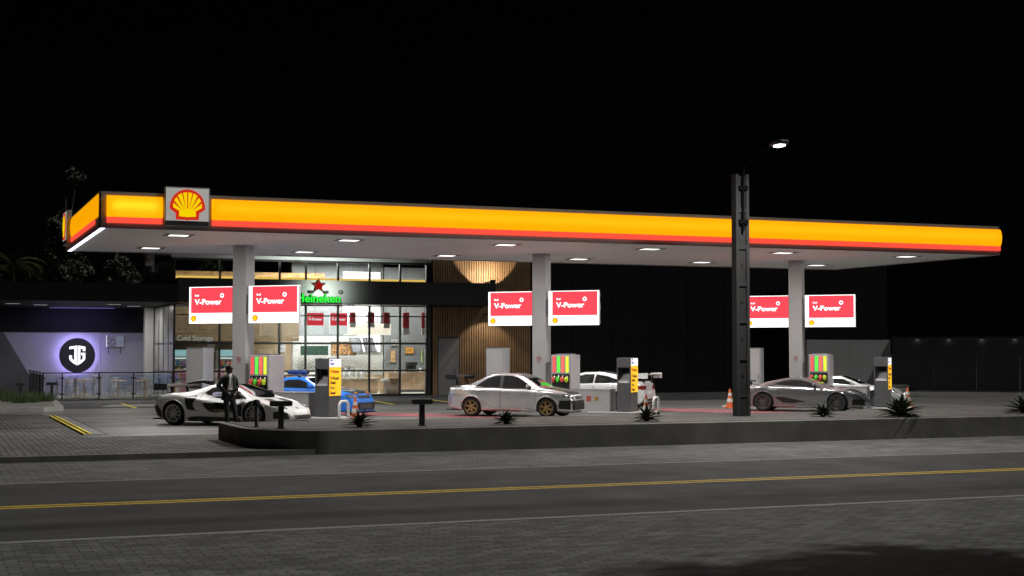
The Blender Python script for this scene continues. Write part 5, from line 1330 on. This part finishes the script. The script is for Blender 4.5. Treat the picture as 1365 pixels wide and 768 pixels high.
blue.patch('tail_lamp', [(-2.16, .72), (-2.08, .72), (-2.08, .84), (-2.16, .84)], M['tail'], 'side', .012)
MB().prism([(1.9, -.82), (2.2, -.74), (2.32, -.4), (2.34, 0), (2.32, .4), (2.2, .74), (1.9, .82)], .13, .16, 'xy').build('front_splitter', M['carbon'], blue.root)
MB().tube([(1.98, -.38, .775), (2.10, -.38, .735)], .05, 10).tube([(1.98, .38, .775), (2.10, .38, .735)], .05, 10).build('tow_strap', mat('tow_strap', (.35, .16, .05), .7), blue.root)
blue.mirror(.55, .93, P_blue, .12, (.11, .14, .065))
blue.wing(-1.95, 1.28, .34, 1.6, .42, P_blue, 1.0, .2, .12)
rk = MB()
rk.tube([(-.05, -.5, 1.33), (-.05, .5, 1.33)], .02, 8); rk.tube([(-.65, -.5, 1.32), (-.65, .5, 1.32)], .02, 8)
for x_ in (-.05, -.65):
    for y_ in (-.44, .44): rk.box(x_ - .03, x_ + .03, y_ - .03, y_ + .03, 1.19, 1.33)
rk.build('roof_bars', M['trim'], blue.root, True)
bgp = blue.root.matrix_world
lg = thing('roof_luggage', (pB.x - .35 * S_, pB.y + .35 * S_, 1.352), 'blue and black bundle strapped on the roof bars of the blue car', 'luggage', rzB)
MB().lathe([(.0, -.36), (.06, -.35), (.085, -.2), (.075, 0), (.09, .2), (.06, .34), (.0, .36)], 'x', 14, (0, -.12, .085)).build('roll', mat('navy_cloth', (.012, .05, .22), .7), lg, True)
MB().lathe([(.0, -.18), (.07, -.17), (.09, 0), (.07, .17), (.0, .18)], 'x', 12, (.12, .12, .09)).build('bag', M['trim'], lg, True)
MB().box(-.13, -.10, -.22, .22, .0, .175, bev=.01).box(.16, .19, -.22, .22, 0, .185, bev=.01).build('strap', M['dark_grey'], lg)

# ---- white hatchback, tail towards the right
P_w2 = paint('solid_white_paint', (0.80, 0.80, 0.80), .3)
sp = dict(paint=P_w2, a=1.33, r=.33, rim=M['dark_wheel'], spokes=5, spw=(.05, .024), flare=.05, arch=.06, tw=.27,
  top=[(-2.15, .62), (-2.12, .98), (-2.0, 1.06), (-1.55, 1.19), (-1.0, 1.345), (-.4, 1.425), (.1, 1.415), (.5, 1.29), (1.05, 1.02), (1.2, .98), (1.7, .88), (2.1, .74), (2.25, .62), (2.3, .45)],
  belt=[(-2.15, .58), (-2.05, .97), (-1.5, .99), (-.8, .96), (0, .93), (1.0, .90), (1.6, .83), (2.1, .66), (2.3, .42)],
  w=[(-2.15, .70), (-2.05, .80), (-1.33, .88), (-.6, .86), (.5, .86), (1.3, .88), (1.8, .84), (2.15, .72), (2.3, .55)],
  wr=[(-2.15, .60), (-1.5, .56), (-.8, .54), (0, .55), (.5, .58), (1.1, .68), (1.6, .70), (2.1, .6), (2.3, .4)],
  zb=[(-2.15, .36), (-2.0, .26), (-1.6, .18), (1.6, .17), (2.1, .18), (2.3, .22)])
pW = Vector(isl(1, 1.05, 2.35)[:2])
rzW = PI - R(45)
wh = Car('white_hatchback', (pW.x, pW.y, 0), rzW, 'white hatchback seen from its tail end, with a tall rear wing, behind the pay kiosk', sp)
wh.patch('side_window', [(-1.42, 1.04), (-1.20, 1.13), (-.80, 1.25), (-.36, 1.315), (-.33, 1.01), (-1.3, 1.02)], M['car_glass'])
wh.patch('side_window', [(-.27, 1.00), (-.29, 1.32), (.05, 1.32), (.35, 1.24), (.82, .98)], M['car_glass'])
wh.arches(.03, M['trim']); wh.patch('windscreen', [(1.0, -.62), (1.06, 0), (1.0, .62), (.45, .5), (.42, 0), (.45, -.5)], M['car_glass'], 'top', .006)
wh.patch('roof_panel', [(-1.1, -.46), (-1.1, .46), (.25, .5), (.25, -.5)], M['carbon'], 'top', .006)
wh.patch('rear_window', [(-1.95, -.56), (-1.95, .56), (-1.15, .48), (-1.15, -.48)], M['car_glass'], 'top', .006)
wh.door([(-.33, .30), (.86, .29), (.88, .60), (.85, .89), (-.30, .94)], (-.12, .85))
wh.door([(-.92, .52), (-.62, .30), (-.345, .30), (-.32, .94), (-1.1, .96)], (-.92, .88))
wh.patch('tail_lamp', [(-.78, .78), (-.36, .80), (-.38, .93), (-.78, .94)], M['tail'], 'rear', .014)
wh.patch('tail_lamp', [(.78, .78), (.36, .80), (.38, .93), (.78, .94)], M['tail'], 'rear', .014)
wh.patch('tail_lamp', [(-2.13, .80), (-1.98, .82), (-1.98, .93), (-2.12, .93)], M['tail'], 'side', .01)
wh.patch('number_plate', [(-.25, .62), (.25, .62), (.25, .74), (-.25, .74)], M['offwhite'], 'rear', .014)
wh.patch('rear_bumper', [(-.70, .28), (.70, .28), (.70, .46), (-.70, .46)], M['trim'], 'rear', .012)
MB().box(-2.25, -1.8, -.72, .72, .18, .215, bev=.01).build('rear_diffuser', M['trim'], wh.root)
MB().box(1.8, 2.35, -.72, .72, .15, .18, bev=.01).build('front_splitter', M['trim'], wh.root)
wh.mirror(.75, .97, M['trim'], .1)
wh.wing(-2.12, 1.30, .36, 1.66, .46, P_w2, 1.03, .2, .12)
wh.patch('head_lamp', [(.40, .62), (.76, .66), (.78, .76), (.44, .74)], M['head'], 'fq', .01, yaw=.35)
wh.patch('grille', [(-.4, .30), (.4, .30), (.44, .60), (-.44, .60)], M['trim'], 'front', .012)

# ---- second silver car behind the third island
P_s2 = paint('light_silver_paint', (0.75, 0.75, 0.75), .28, .4)
sp = dict(paint=P_s2, a=1.30, r=.325, rim=M['dark_wheel'], spokes=7, spw=(.04, .022), flare=.04, arch=.045, tw=.27,
  top=[(-2.1, .6), (-2.05, .86), (-1.85, .93), (-1.3, 1.00), (-.9, 1.10), (-.45, 1.185), (-.1, 1.195), (.3, 1.08), (.72, .90), (.85, .87), (1.5, .82), (1.95, .68), (2.15, .52), (2.2, .42)],
  belt=[(-2.1, .55), (-1.95, .87), (-1.2, .90), (-.5, .87), (.3, .84), (1.0, .82), (1.5, .78), (2.0, .60), (2.2, .38)],
  w=[(-2.1, .68), (-1.95, .80), (-1.3, .89), (-.5, .85), (.5, .85), (1.3, .89), (1.8, .83), (2.1, .66), (2.2, .50)],
  wr=[(-2.1, .55), (-1.2, .55), (-.6, .50), (0, .52), (.6, .62), (1.0, .70), (1.5, .72), (2, .58), (2.2, .4)],
  zb=[(-2.1, .40), (-1.95, .24), (-1.5, .16), (1.6, .15), (2.05, .16), (2.2, .20)])
pS = Vector(isl(2, 1.35, 2.3)[:2])
s2 = Car('light_silver_coupe', (pS.x, pS.y, 0), -R(45), 'light silver sports car mostly hidden behind the dark grey coupe', sp)
s2.patch('side_window', [(-.85, .93), (-.60, 1.04), (-.25, 1.10), (.05, 1.07), (.55, .88), (.4, .87)], M['car_glass'])
s2.arches(.02); s2.patch('windscreen', [(.70, -.62), (.77, 0), (.70, .62), (.0, .46), (-.04, 0), (.0, -.46)], M['car_glass'], 'top', .006)
s2.patch('bonnet_panel', [(.95, -.5), (.97, 0), (.95, .5), (1.5, .48), (1.75, .38), (1.78, 0), (1.75, -.38), (1.5, -.48)], M['carbon'], 'top', .006)
s2.door([(-.70, .55), (-.45, .27), (.70, .26), (.74, .60), (.70, .84), (-.68, .87)], (-.5, .78))
s2.patch('head_lamp', [(.40, .56), (.76, .62), (.78, .72), (.46, .68)], M['head'], 'fq', .01, yaw=.4)
s2.patch('grille', [(-.4, .24), (.4, .24), (.42, .46), (-.42, .46)], M['trim'], 'front', .012)
s2.patch('tail_lamp', [(-2.06, .72), (-1.97, .72), (-1.97, .82), (-2.05, .82)], M['tail'], 'side', .012)
s2.mirror(.40, .89, P_s2, .12)
MB().box(1.75, 2.28, -.66, .66, .13, .16, bev=.01).build('front_splitter', M['trim'], s2.root)
# ================================================================== PERSON
def loft(rings, n=20, a0=0.0, a1=2 * PI, cap=True):
    """rings: (cx, cy, cz, rx, ry); open when the arc is not a full turn"""
    mb = MB(); full = abs(a1 - a0 - 2 * PI) < 1e-6; m = n if full else n + 1
    for (cx, cy, cz, rx, ry) in rings:
        for k in range(m):
            t = a0 + (a1 - a0) * k / n; mb.v.append((cx + rx * math.sin(t), cy - ry * math.cos(t), cz))
    for i in range(len(rings) - 1):
        for k in range(n):
            k2 = (k + 1) % m if full else k + 1
            mb.f.append((i * m + k, i * m + k2, (i + 1) * m + k2, (i + 1) * m + k))
    if full and cap:
        mb.f.append(tuple(range(m))[::-1]); o = (len(rings) - 1) * m; mb.f.append(tuple(range(o, o + m)))
    return mb
def ball(mb, c, r, n=10, sc=(1, 1, 1)):
    q = MB().lathe([(0, -r)] + [(r * math.cos(-PI / 2 + PI * k / n), r * math.sin(-PI / 2 + PI * k / n)) for k in range(1, n)] + [(0, r)], 'z', 14)
    q.v = [(x * sc[0] + c[0], y * sc[1] + c[1], z * sc[2] + c[2]) for x, y, z in q.v]; mb.add(q.v, q.f); return mb
def limb(mb, pts, rs):
    mb.tube(pts, rs, 12)
    for p, r in zip(pts, rs): ball(mb, p, r * .985, 8)
    return mb
M['skin'] = mat('dark_skin', (0.075, 0.040, 0.026), .5, 0, .1, 10)
M['hair'] = mat('black_hair', (0.008, 0.007, 0.007), .7, 0, .3, 40)
M['suit'] = mat('black_suit', (0.014, 0.014, 0.016), .85, 0, .25, 8, .05, 200)
M['shirt'] = mat('white_shirt', (0.85, 0.84, 0.82), .8, 0, .06, 10, .08, 60)
M['shoe'] = mat('black_shoe', (0.01, 0.009, 0.008), .3)
man = thing('person', (7.98, 41.36, 0.0), 'man in dark suit, open white collar and sunglasses leaning on the white supercar', 'person', R(16))
bd = MB()
torso = [(0, .01, .86, .165, .115), (0, .0, .95, .165, .115), (0, .0, 1.06, .145, .10), (0, .0, 1.18, .15, .105), (0, .005, 1.30, .17, .115), (0, .01, 1.40, .175, .11), (0, .012, 1.455, .13, .085), (0, .012, 1.50, .06, .06)]
q = loft(torso); bd.add(q.v, q.f)
limb(bd, [(0, .012, 1.46), (0, .0, 1.56)], [.058, .055])
HZ = 1.635; HY = -.005
def hd(p):   # the head is turned to his left
    a = R(40); x, y = p[0], p[1]; return (x * math.cos(a) - y * math.sin(a), HY + x * math.sin(a) + y * math.cos(a), p[2])
hr = [(0, -.035, 1.535, .030, .030), (0, -.030, 1.548, .050, .055), (0, -.018, 1.575, .060, .078), (0, -.008, 1.61, .068, .090), (0, 0, 1.645, .072, .096), (0, .006, 1.68, .074, .098), (0, .008, 1.715, .068, .090), (0, .008, 1.74, .050, .068), (0, .008, 1.752, .02, .03)]
q = loft(hr); q.v = [hd(p) for p in q.v]; bd.add(q.v, q.f)
q = MB()
q.add([(-.012, -.09, 1.615), (.012, -.09, 1.615), (0, -.092, 1.66), (0, -.122, 1.622), (0, -.09, 1.608)], [(0, 3, 2), (3, 1, 2), (0, 4, 3), (4, 1, 3), (0, 2, 1), (0, 1, 4)])
for sx in (-1, 1):
    ball(q, (sx * .073, .008, 1.635), .022, 6, (.45, .75, 1.3)); ball(q, (sx * .030, -.082, 1.645), .014, 6)
ball(q, (0, -.088, 1.585), .016, 6, (1.5, .7, .5)); ball(q, (0, -.088, 1.575), .014, 6, (1.3, .7, .6)); ball(q, (0, -.07, 1.552), .02, 6)
q.v = [hd(p) for p in q.v]; bd.add(q.v, q.f)
arms = {-1: [(-.178, .01, 1.405), (-.300, .045, 1.17), (-.165, -.125, 1.015)], 1: [(.178, .01, 1.405), (.285, .055, 1.16), (.155, -.12, .985)]}
legs = {-1: [(-.085, .0, .90), (-.095, -.07, .50), (-.085, -.10, .10)], 1: [(.085, .0, .90), (.125, -.10, .50), (.165, -.17, .10)]}
for sg in (-1, 1):
    limb(bd, arms[sg], [.052, .042, .028])
    w = Vector(arms[sg][2]); d = (w - Vector(arms[sg][1])).normalized()
    tip = w + Vector((-sg * .055, -.05, -.045)); limb(bd, [tuple(w), tuple((w + tip) / 2), tuple(tip)], [.026, .034, .033])
    base = tip
    for k in range(4):       # four fingers curled over the belt, unequal
        o = base + Vector((-sg * .012, .012 - .016 * k, .022 - .017 * k)); L = (.052, .060, .056, .044)[k]
        limb(bd, [tuple(o), tuple(o + Vector((-sg * L * .6, -.012, -.006))), tuple(o + Vector((-sg * L * .95, .006, -.024))), tuple(o + Vector((-sg * L * .85, .026, -.034)))], [.010, .0095, .009, .008])
    o = (w + tip) / 2 + Vector((0, -.02, .022)); limb(bd, [tuple(o), tuple(o + Vector((-sg * .028, -.02, .018))), tuple(o + Vector((-sg * .052, -.022, .008)))], [.012, .011, .009])
    limb(bd, legs[sg], [.080, .055, .040])
    a = Vector(legs[sg][2]); limb(bd, [tuple(a), tuple(a + Vector((0, -.07, -.04))), tuple(a + Vector((sg * .01, -.15, -.06)))], [.040, .038, .030])
me = bd.mesh('body'); tmp = link('tmp', me, M['skin'])
rm_ = tmp.modifiers.new('r', 'REMESH'); rm_.mode = 'VOXEL'; rm_.voxel_size = .007; rm_.use_smooth_shade = True
sm_ = tmp.modifiers.new('s', 'SMOOTH'); sm_.iterations = 2; sm_.factor = .5
nm = evaluated_mesh(tmp); bpy.data.objects.remove(tmp); nm.name = 'body'
link('body', nm, M['skin'], man, True)
# hair cap, sunglasses
q = loft([(0, .014, 1.668, .0785, .092), (0, .012, 1.70, .0775, .096), (0, .011, 1.73, .066, .082), (0, .01, 1.752, .045, .06), (0, .01, 1.762, .012, .02)]); q2 = loft([(0, .045, 1.60, .064, .058), (0, .038, 1.64, .0755, .068), (0, .03, 1.69, .078, .078)])
q.add(q2.v, q2.f); q.v = [hd(p) for p in q.v]; q.build('hair', M['hair'], man, True)
q = MB()
for sx in (-1, 1): q.box(sx * .034 - .026, sx * .034 + .026, -.106, -.098, 1.632, 1.668, bev=.004); q.box(sx * .074 - .003, sx * .074 + .003, -.10, .01, 1.654, 1.662)
q.box(-.07, .07, -.107, -.100, 1.660, 1.668); q.v = [hd(p) for p in q.v]; q.build('sunglasses', M['gloss_black'], man)
# shirt, trousers, jacket, shoes
sh = loft([(cx, cy, cz, rx + .010, ry + .010) for cx, cy, cz, rx, ry in torso[1:7]] + [(0, .012, 1.485, .080, .075), (0, .004, 1.515, .074, .070)], 24, 0, 2 * PI, False)
sh.build('shirt', M['shirt'], man, True)
tr = loft([(0, 0, .74, .165, .12), (0, .01, .82, .185, .135), (0, .005, .92, .182, .130), (0, 0, 1.00, .172, .127), (0, 0, 1.05, .166, .122)], 20)
for sg in (-1, 1):
    a, b, c = [Vector(p) for p in legs[sg]]
    tr.tube([a, (a + b) / 2, b, (b + c) / 2, c + Vector((0, 0, .0))], [.098, .088, .075, .066, .064], 14)
    ball(tr, tuple(a), .097, 8); ball(tr, tuple(b), .074, 8)
tr.build('trousers', M['suit'], man, True)
MB().lathe([(1, 0)], 'z', 4) if False else None
bl_ = loft([(0, 0, 1.012, .1745, .1295), (0, 0, 1.047, .1705, .1255)], 24, 0, 2 * PI, False); bl_.build('belt', M['shoe'], man, True)
g0, g1 = R(26), 2 * PI - R(26)
jr = [(0, .015, .76, .215, .165), (0, .015, .86, .212, .160), (0, .008, .98, .195, .145), (0, .0, 1.10, .182, .135), (0, .0, 1.20, .186, .138), (0, .005, 1.32, .200, .146), (0, .010, 1.40, .205, .140), (0, .012, 1.445, .172, .115), (0, .014, 1.485, .100, .088)]
jk = MB(); n = 26
gaps = [46, 42, 34, 30, 29, 29, 30, 34, 44]
for (cx, cy, cz, rx, ry), g in zip(jr, gaps):
    for k in range(n + 1):
        t = R(g) + (2 * PI - 2 * R(g)) * k / n; jk.v.append((cx + rx * math.sin(t), cy - ry * math.cos(t), cz))
for i in range(len(jr) - 1):
    for k in range(n): jk.f.append((i * (n + 1) + k, i * (n + 1) + k + 1, (i + 1) * (n + 1) + k + 1, (i + 1) * (n + 1) + k))
for sg in (-1, 1):
    a, b, c = [Vector(p) for p in arms[sg]]
    jk.tube([a + Vector((-sg * .03, 0, .0)), a + Vector((sg * .012, 0, -.04)), (a + b) / 2, b, (b + c) / 2, c + (b - c) * .12], [.066, .066, .060, .056, .050, .044], 14, False)
    ball(jk, tuple(a + Vector((-sg * .012, 0, -.012))), .064, 8, (1.1, 1, .9)); ball(jk, tuple(b), .0555, 8)
j = jk.build('jacket', M['suit'], man, True)
so = j.modifiers.new('s', 'SOLIDIFY'); so.thickness = .008; so.offset = 1
for sg in (-1, 1):
    lp = MB().add([(sg * .055, -.142, 1.10), (sg * .070, -.150, 1.28), (sg * .050, -.150, 1.40), (sg * .055, -.085, 1.50), (sg * .085, -.085, 1.49), (sg * .115, -.140, 1.40), (sg * .105, -.142, 1.28)], [(0, 1, 6), (1, 2, 5, 6), (2, 3, 4, 5)])
    l = lp.build('lapel', M['suit'], man); s2_ = l.modifiers.new('s', 'SOLIDIFY'); s2_.thickness = .012
    a = Vector(legs[sg][2])
    MB().lathe([(0, 0)], 'z', 3) if False else None
    sh_ = loft([(a.x + sg * .005, a.y - .055, .0, .047, .135), (a.x + sg * .005, a.y - .055, .03, .047, .135), (a.x + sg * .004, a.y - .045, .065, .042, .115), (a.x, a.y - .01, .105, .044, .06)], 20)
    sh_.build('shoe', M['shoe'], man, True)

# ================================================================== PLANTS ON THE PLANTER
M['agave'] = mat('agave_leaf', (0.050, 0.065, 0.035), .5, 0, .3, 6)
def agave(loc, rad, h, label, seed, n=44):
    r = random.Random(seed); mb = MB()
    for k in range(n):
        t = k / n; az = k * 2.39996 + r.uniform(-.25, .25); el = R(2 + 62 * t ** 1.3 + r.uniform(-7, 7)); L = rad * r.uniform(.78, 1.12) * (1.0 if t < .6 else .85)
        w0 = .045 * rad / .45 * r.uniform(.8, 1.2); droop = r.uniform(.15, .55) * (1 - t * .6)
        ca, sa = math.cos(az), math.sin(az); px, pz = .02, .03 + .12 * t * h; V = []; ns = 6; a = el
        for i in range(ns + 1):
            u = i / ns; w = w0 * (1 - u ** 1.6) * (.7 + .6 * min(1, u * 3)) + .002
            V += [(px * ca - w * sa, px * sa + w * ca, pz + .35 * w), (px * ca, px * sa, pz - .1 * w), (px * ca + w * sa, px * sa - w * ca, pz + .35 * w)]
            px += L / ns * math.cos(a); pz += L / ns * math.sin(a); a -= droop * 2.0 / ns * (1 if u > .25 else .3)
        o = len(mb.v); mb.add(V, [])
        for i in range(ns):
            for j in range(2): mb.f.append((o + i * 3 + j, o + i * 3 + j + 1, o + i * 3 + j + 4, o + i * 3 + j + 3))
    o = thing('spiky_plant', loc, label, 'plant', 0, 'spiky rosette plants on the planter')
    mb.build('leaves', M['agave'], o); MB().lathe([(.07, 0), (.06, .05), (.02, .10), (0, .11)], 'z', 10).build('stem', M['trim'], o)
    return o
agave((9.14, 32.0, .43), 1.0*.40, .8, 'dark spiky plant in front of the blue car and cone', 1)
agave((12.72, 32.0, .43), 1.0*.38, .6, 'dark spiky plant under the silver saloon doors', 2)
agave((16.45, 32.05, .43), 1.0*.42, .7, 'dark spiky plant before the white hatchback kiosk', 3)
agave((21.85, 32.5, .43), 1.0*.42, .7, 'spiky plant under the dark grey coupe front wheel', 4)
agave((23.75, 31.75, .43), 1.0*.66, 1.0, 'largest spiky plant, overhanging the planter edge right of the last kiosk', 5, 64)
agave((28.3, 32.3, .43), 1.0*.62, 1.0, 'spiky plant cut off by the right picture edge', 6, 50)
sp_ = agave((45.3, 64.95, .0), 1.0*.75, 1.0, 'small plant behind the low wall before the grey wall', 8, 36)

# ================================================================== LAMP POST
lp = thing('street_lamp', (20.06, 33.6, .43), 'tall dark concrete lamp post with a lit lamp on a curved arm', 'street lamp')
H = 6.42
fl_ = MB().box(-.20, -.115, -.12, .12, -.02, H).box(.115, .20, -.12, .12, -.02, H)
fl_.build('flange', M['postc'], lp)
wb = MB().box(-.1145, .1145, -.08, .08, 0, .5)
z = .5
for k in range(6):
    wb.box(-.1145, .1145, -.10, .10, z, z + .12); wb.box(-.1145, .1145, -.06, .06, z + .121, z + .98); z += .98
wb.build('web', M['postc'], lp)
hl_ = MB()
for k in range(5): hl_.lathe([(.045, -.066), (.045, -.0605)], 'y', 14, (0, 0, 1.05 + .98 * k))
hl_.build('bolt_hole', M['black'], lp)
arm = [(0, -.155, 4.9), (0, -.155, 6.35)]
for k in range(1, 9):
    a = PI / 2 * k / 8; arm.append((0, -.155 - .605 * (1 - math.cos(a)), 6.35 + .45 * math.sin(a)))
arm += [(-.22, -1.5, 6.84), (-.46, -2.5, 6.88)]
MB().tube(arm, .035, 10).box(-.13, .13, -.195, -.121, 5.1, 5.2).box(-.13, .13, -.195, -.121, 6.0, 6.1).build('arm', mat('arm_black', (.004, .004, .004), .9, 0, .1, 3, spec=.05), lp, True)
hd_ = MB().prism([(-.10, 0), (.10, 0), (.16, -.25), (.13, -.58), (-.13, -.58), (-.16, -.25)], 6.83, 6.93, 'xy'); hd_.v = [(x - .50, y - 2.40, z) for x, y, z in hd_.v]
head = hd_.build('lamp_head', M['dark_grey'], lp); b2 = head.modifiers.new('b', 'BEVEL'); b2.width = .03; b2.segments = 3
ln = MB().prism([(-.08, -.18), (.08, -.18), (.10, -.3), (.08, -.48), (-.08, -.48), (-.10, -.3)], 6.785, 6.829, 'xy'); ln.v = [(x - .50, y - 2.40, z) for x, y, z in ln.v]
ln.build('lens', emis('street_lens', (1, 1, .98), 4.0), head)
area('street_light', (19.56, 30.88, 7.19), (0, 0, 0), .24, .4, LAMP_W, (1.0, .97, .92))

# ================================================================== TREES BEHIND
M['bark'] = mat('tree_bark', (.07, .055, .04), .9, 0, .3, 6, .5, 15)
LEAF = [mat('leaf_%s' % n_, c, .8, 0, .35, 1.5, spec=.1) for n_, c in (('grey_green', (.10, .11, .08)), ('dark_green', (.06, .08, .04)), ('olive', (.075, .10, .035)))]
def tree(loc, h, clumps, label, seed, m, leaf=.13, per=1300):
    o = thing('tree', loc, label, 'tree', 0, 'trees behind the station' if loc[1] > 50 else None); r = random.Random(seed)
    tk = MB(); tk.tube([(0, 0, -.1), (.1, .05, h * .3), (-.05, 0, h * .62), (.1, 0, h * .9)], [.26, .2, .13, .04], 10)
    for (cx, cy, cz, cr) in clumps:
        b = (0, 0, max(1.0, cz * .55)); tk.tube([b, (cx * .5, cy * .5, cz * .8), (cx, cy, cz)], [.10, .06, .02], 7)
    tk.build('trunk', M['bark'], o, True)
    cr_ = MB()
    for (cx, cy, cz, cr) in clumps:
        for k in range(int(per * (cr / 1.0) ** 2)):
            d = Vector((r.gauss(0, 1), r.gauss(0, 1), r.gauss(0, .8))).normalized() * cr * (r.random() ** .45)
            d *= .75 + .35 * math.sin(5 * d.x + 3 * d.z + seed) * math.cos(4 * d.y)
            p = Vector((cx, cy, cz)) + d; q = Vector((r.gauss(0, 1), r.gauss(0, 1), r.gauss(0, 1))).normalized(); t = q.orthogonal().normalized(); s_ = leaf * r.uniform(.6, 1.2)
            u = q.cross(t) * s_ * .45; t = t * s_
            cr_.add([p - t, p + u, p + t, p - u], [(0, 1, 2, 3)])
    cr_.build('crown', m, o); return o
tree((7.3, 88, 0), 12.4, [(.2, 0, 8.7, 1.3), (-.7, 0, 7.6, 1.0), (.9, .3, 7.0, .9), (.1, 0, 6.6, 1.0), (-.2, .3, 9.6, .8), (.7, 0, 12.3, .5), (.4, .1, 12.6, .35)], 'tall grey green tree behind the left end of the canopy', 11, LEAF[0])
tree((10.3, 86, 0), 8.0, [(0, 0, 7.0, .9), (.6, 0, 6.3, .8), (-.5, 0, 6.1, .8)], 'smaller grey green tree under the canopy corner', 12, LEAF[0])
tree((15.0, 84, 0), 7.5, [(0, 0, 6.6, 1.0), (-1.0, 0, 6.0, .8)], 'dark tree behind the shop pier', 13, LEAF[1])
tree((15.8, 10.6, -.1), 10.5, [(0, 0, 7.2, 2.2), (1.2, .6, 8.2, 1.7), (-1.4, -.3, 7.4, 1.6), (.4, -1.6, 6.8, 1.6), (.1, 1.5, 7.4, 1.5), (-.6, .6, 9.2, 1.5), (1.8, -1.2, 7.2, 1.4)], 'added unseen street tree, its crown placed to shade the near pavement at bottom right', 31, LEAF[1], .2, 300)  # tree added out of view to cast the bottom-right shade
def palm(loc, h, label, seed):
    o = thing('palm_tree', loc, label, 'palm tree', 0, 'palms behind the left wing'); r = random.Random(seed)
    MB().tube([(0, 0, -.1), (.1, 0, h * .5), (0, 0, h)], [.2, .16, .12], 10).build('trunk', M['bark'], o, True)
    mb = MB()
    for k in range(22):
        az = k * 2.4 + r.uniform(-.2, .2); el = R(r.uniform(5, 75)); L = r.uniform(1.5, 2.3); px, pz, a = 0, h, el; ca, sa = math.cos(az), math.sin(az)
        for i in range(14):
            dx, dz = L / 14 * math.cos(a), L / 14 * math.sin(a); px += dx; pz += dz; a -= .13
            for sd in (-1, 1):
                l = .55 * (1 - (i / 14 - .4) ** 2 * 2.2); b = Vector((px * ca, px * sa, pz)); e = b + Vector((-sa * sd * l + ca * l * .5, ca * sd * l + sa * l * .5, -.25 * l)); w = Vector((ca, sa, 0)) * .035
                mb.add([b - w, b + w, e], [(0, 1, 2)])
    mb.build('crown', LEAF[2], o); return o
palm((4.3, 84, 0), 6.8, 'leafy green palm above the left wing roof, near the left edge', 21)
palm((2.6, 86, 0), 6.2, 'dim palm at the left picture edge', 22)

# ================================================================== LIGHT, SKY, CAMERA
EL, AZ = R(50), R(101)          # sun lamp added as an even night fill, from the right
sun = bpy.data.lights.new('night_fill', 'SUN'); sun.energy = SUN_W; sun.angle = R(1.5); sun.color = (1.0, .99, .96)
so_ = bpy.data.objects.new('night_fill', sun); COL.objects.link(so_)
sd = Vector((math.sin(AZ) * math.cos(EL), math.cos(AZ) * math.cos(EL), math.sin(EL)))
so_.rotation_euler = sd.to_track_quat('Z', 'Y').to_euler(); so_.location = (30, 60, 60)
w = bpy.data.worlds.new('World'); scene.world = w; w.use_nodes = True; nt = w.node_tree
bgN = nt.nodes['Background']; sky = nt.nodes.new('ShaderNodeTexSky'); sky.sky_type = 'NISHITA'; sky.sun_disc = False
sky.sun_elevation = EL; sky.sun_rotation = AZ
nt.links.new(sky.outputs[0], bgN.inputs['Color']); bgN.inputs['Strength'].default_value = 0.00012

cam = bpy.data.cameras.new('camera'); co = bpy.data.objects.new('camera', cam); COL.objects.link(co)
yaw, pit = R(21.9), math.atan(84 / 1941)
fw = Vector((math.sin(yaw) * math.cos(pit), math.cos(yaw) * math.cos(pit), math.sin(pit))); rt = Vector((math.cos(yaw), -math.sin(yaw), 0)); up = rt.cross(fw)
mw = Matrix((rt, up, -fw)).transposed().to_4x4(); mw.translation = (0, 0, 2.15); co.matrix_world = mw
cam.sensor_fit = 'HORIZONTAL'; cam.sensor_width = 36; cam.lens = 1941 / 1365 * 36; cam.clip_start = .1; cam.clip_end = 2000
cam.dof.use_dof = True; cam.dof.focus_distance = 47; cam.dof.aperture_fstop = 2.4
scene.camera = co
vs = scene.view_settings; vs.view_transform = 'Standard'; vs.look = 'None'; vs.exposure = 0; vs.gamma = 1
try: vs.use_curve_mapping = False
except Exception: pass
scene.render.engine = 'CYCLES'; scene.cycles.use_denoising = True
try: scene.cycles.denoiser = 'OPENIMAGEDENOISE'
except Exception: pass
scene.cycles.max_bounces = 8; scene.cycles.diffuse_bounces = 3; scene.cycles.glossy_bounces = 4; scene.cycles.transparent_max_bounces = 12
scene.cycles.sample_clamp_indirect = 6.0; scene.cycles.caustics_reflective = False; scene.cycles.caustics_refractive = False
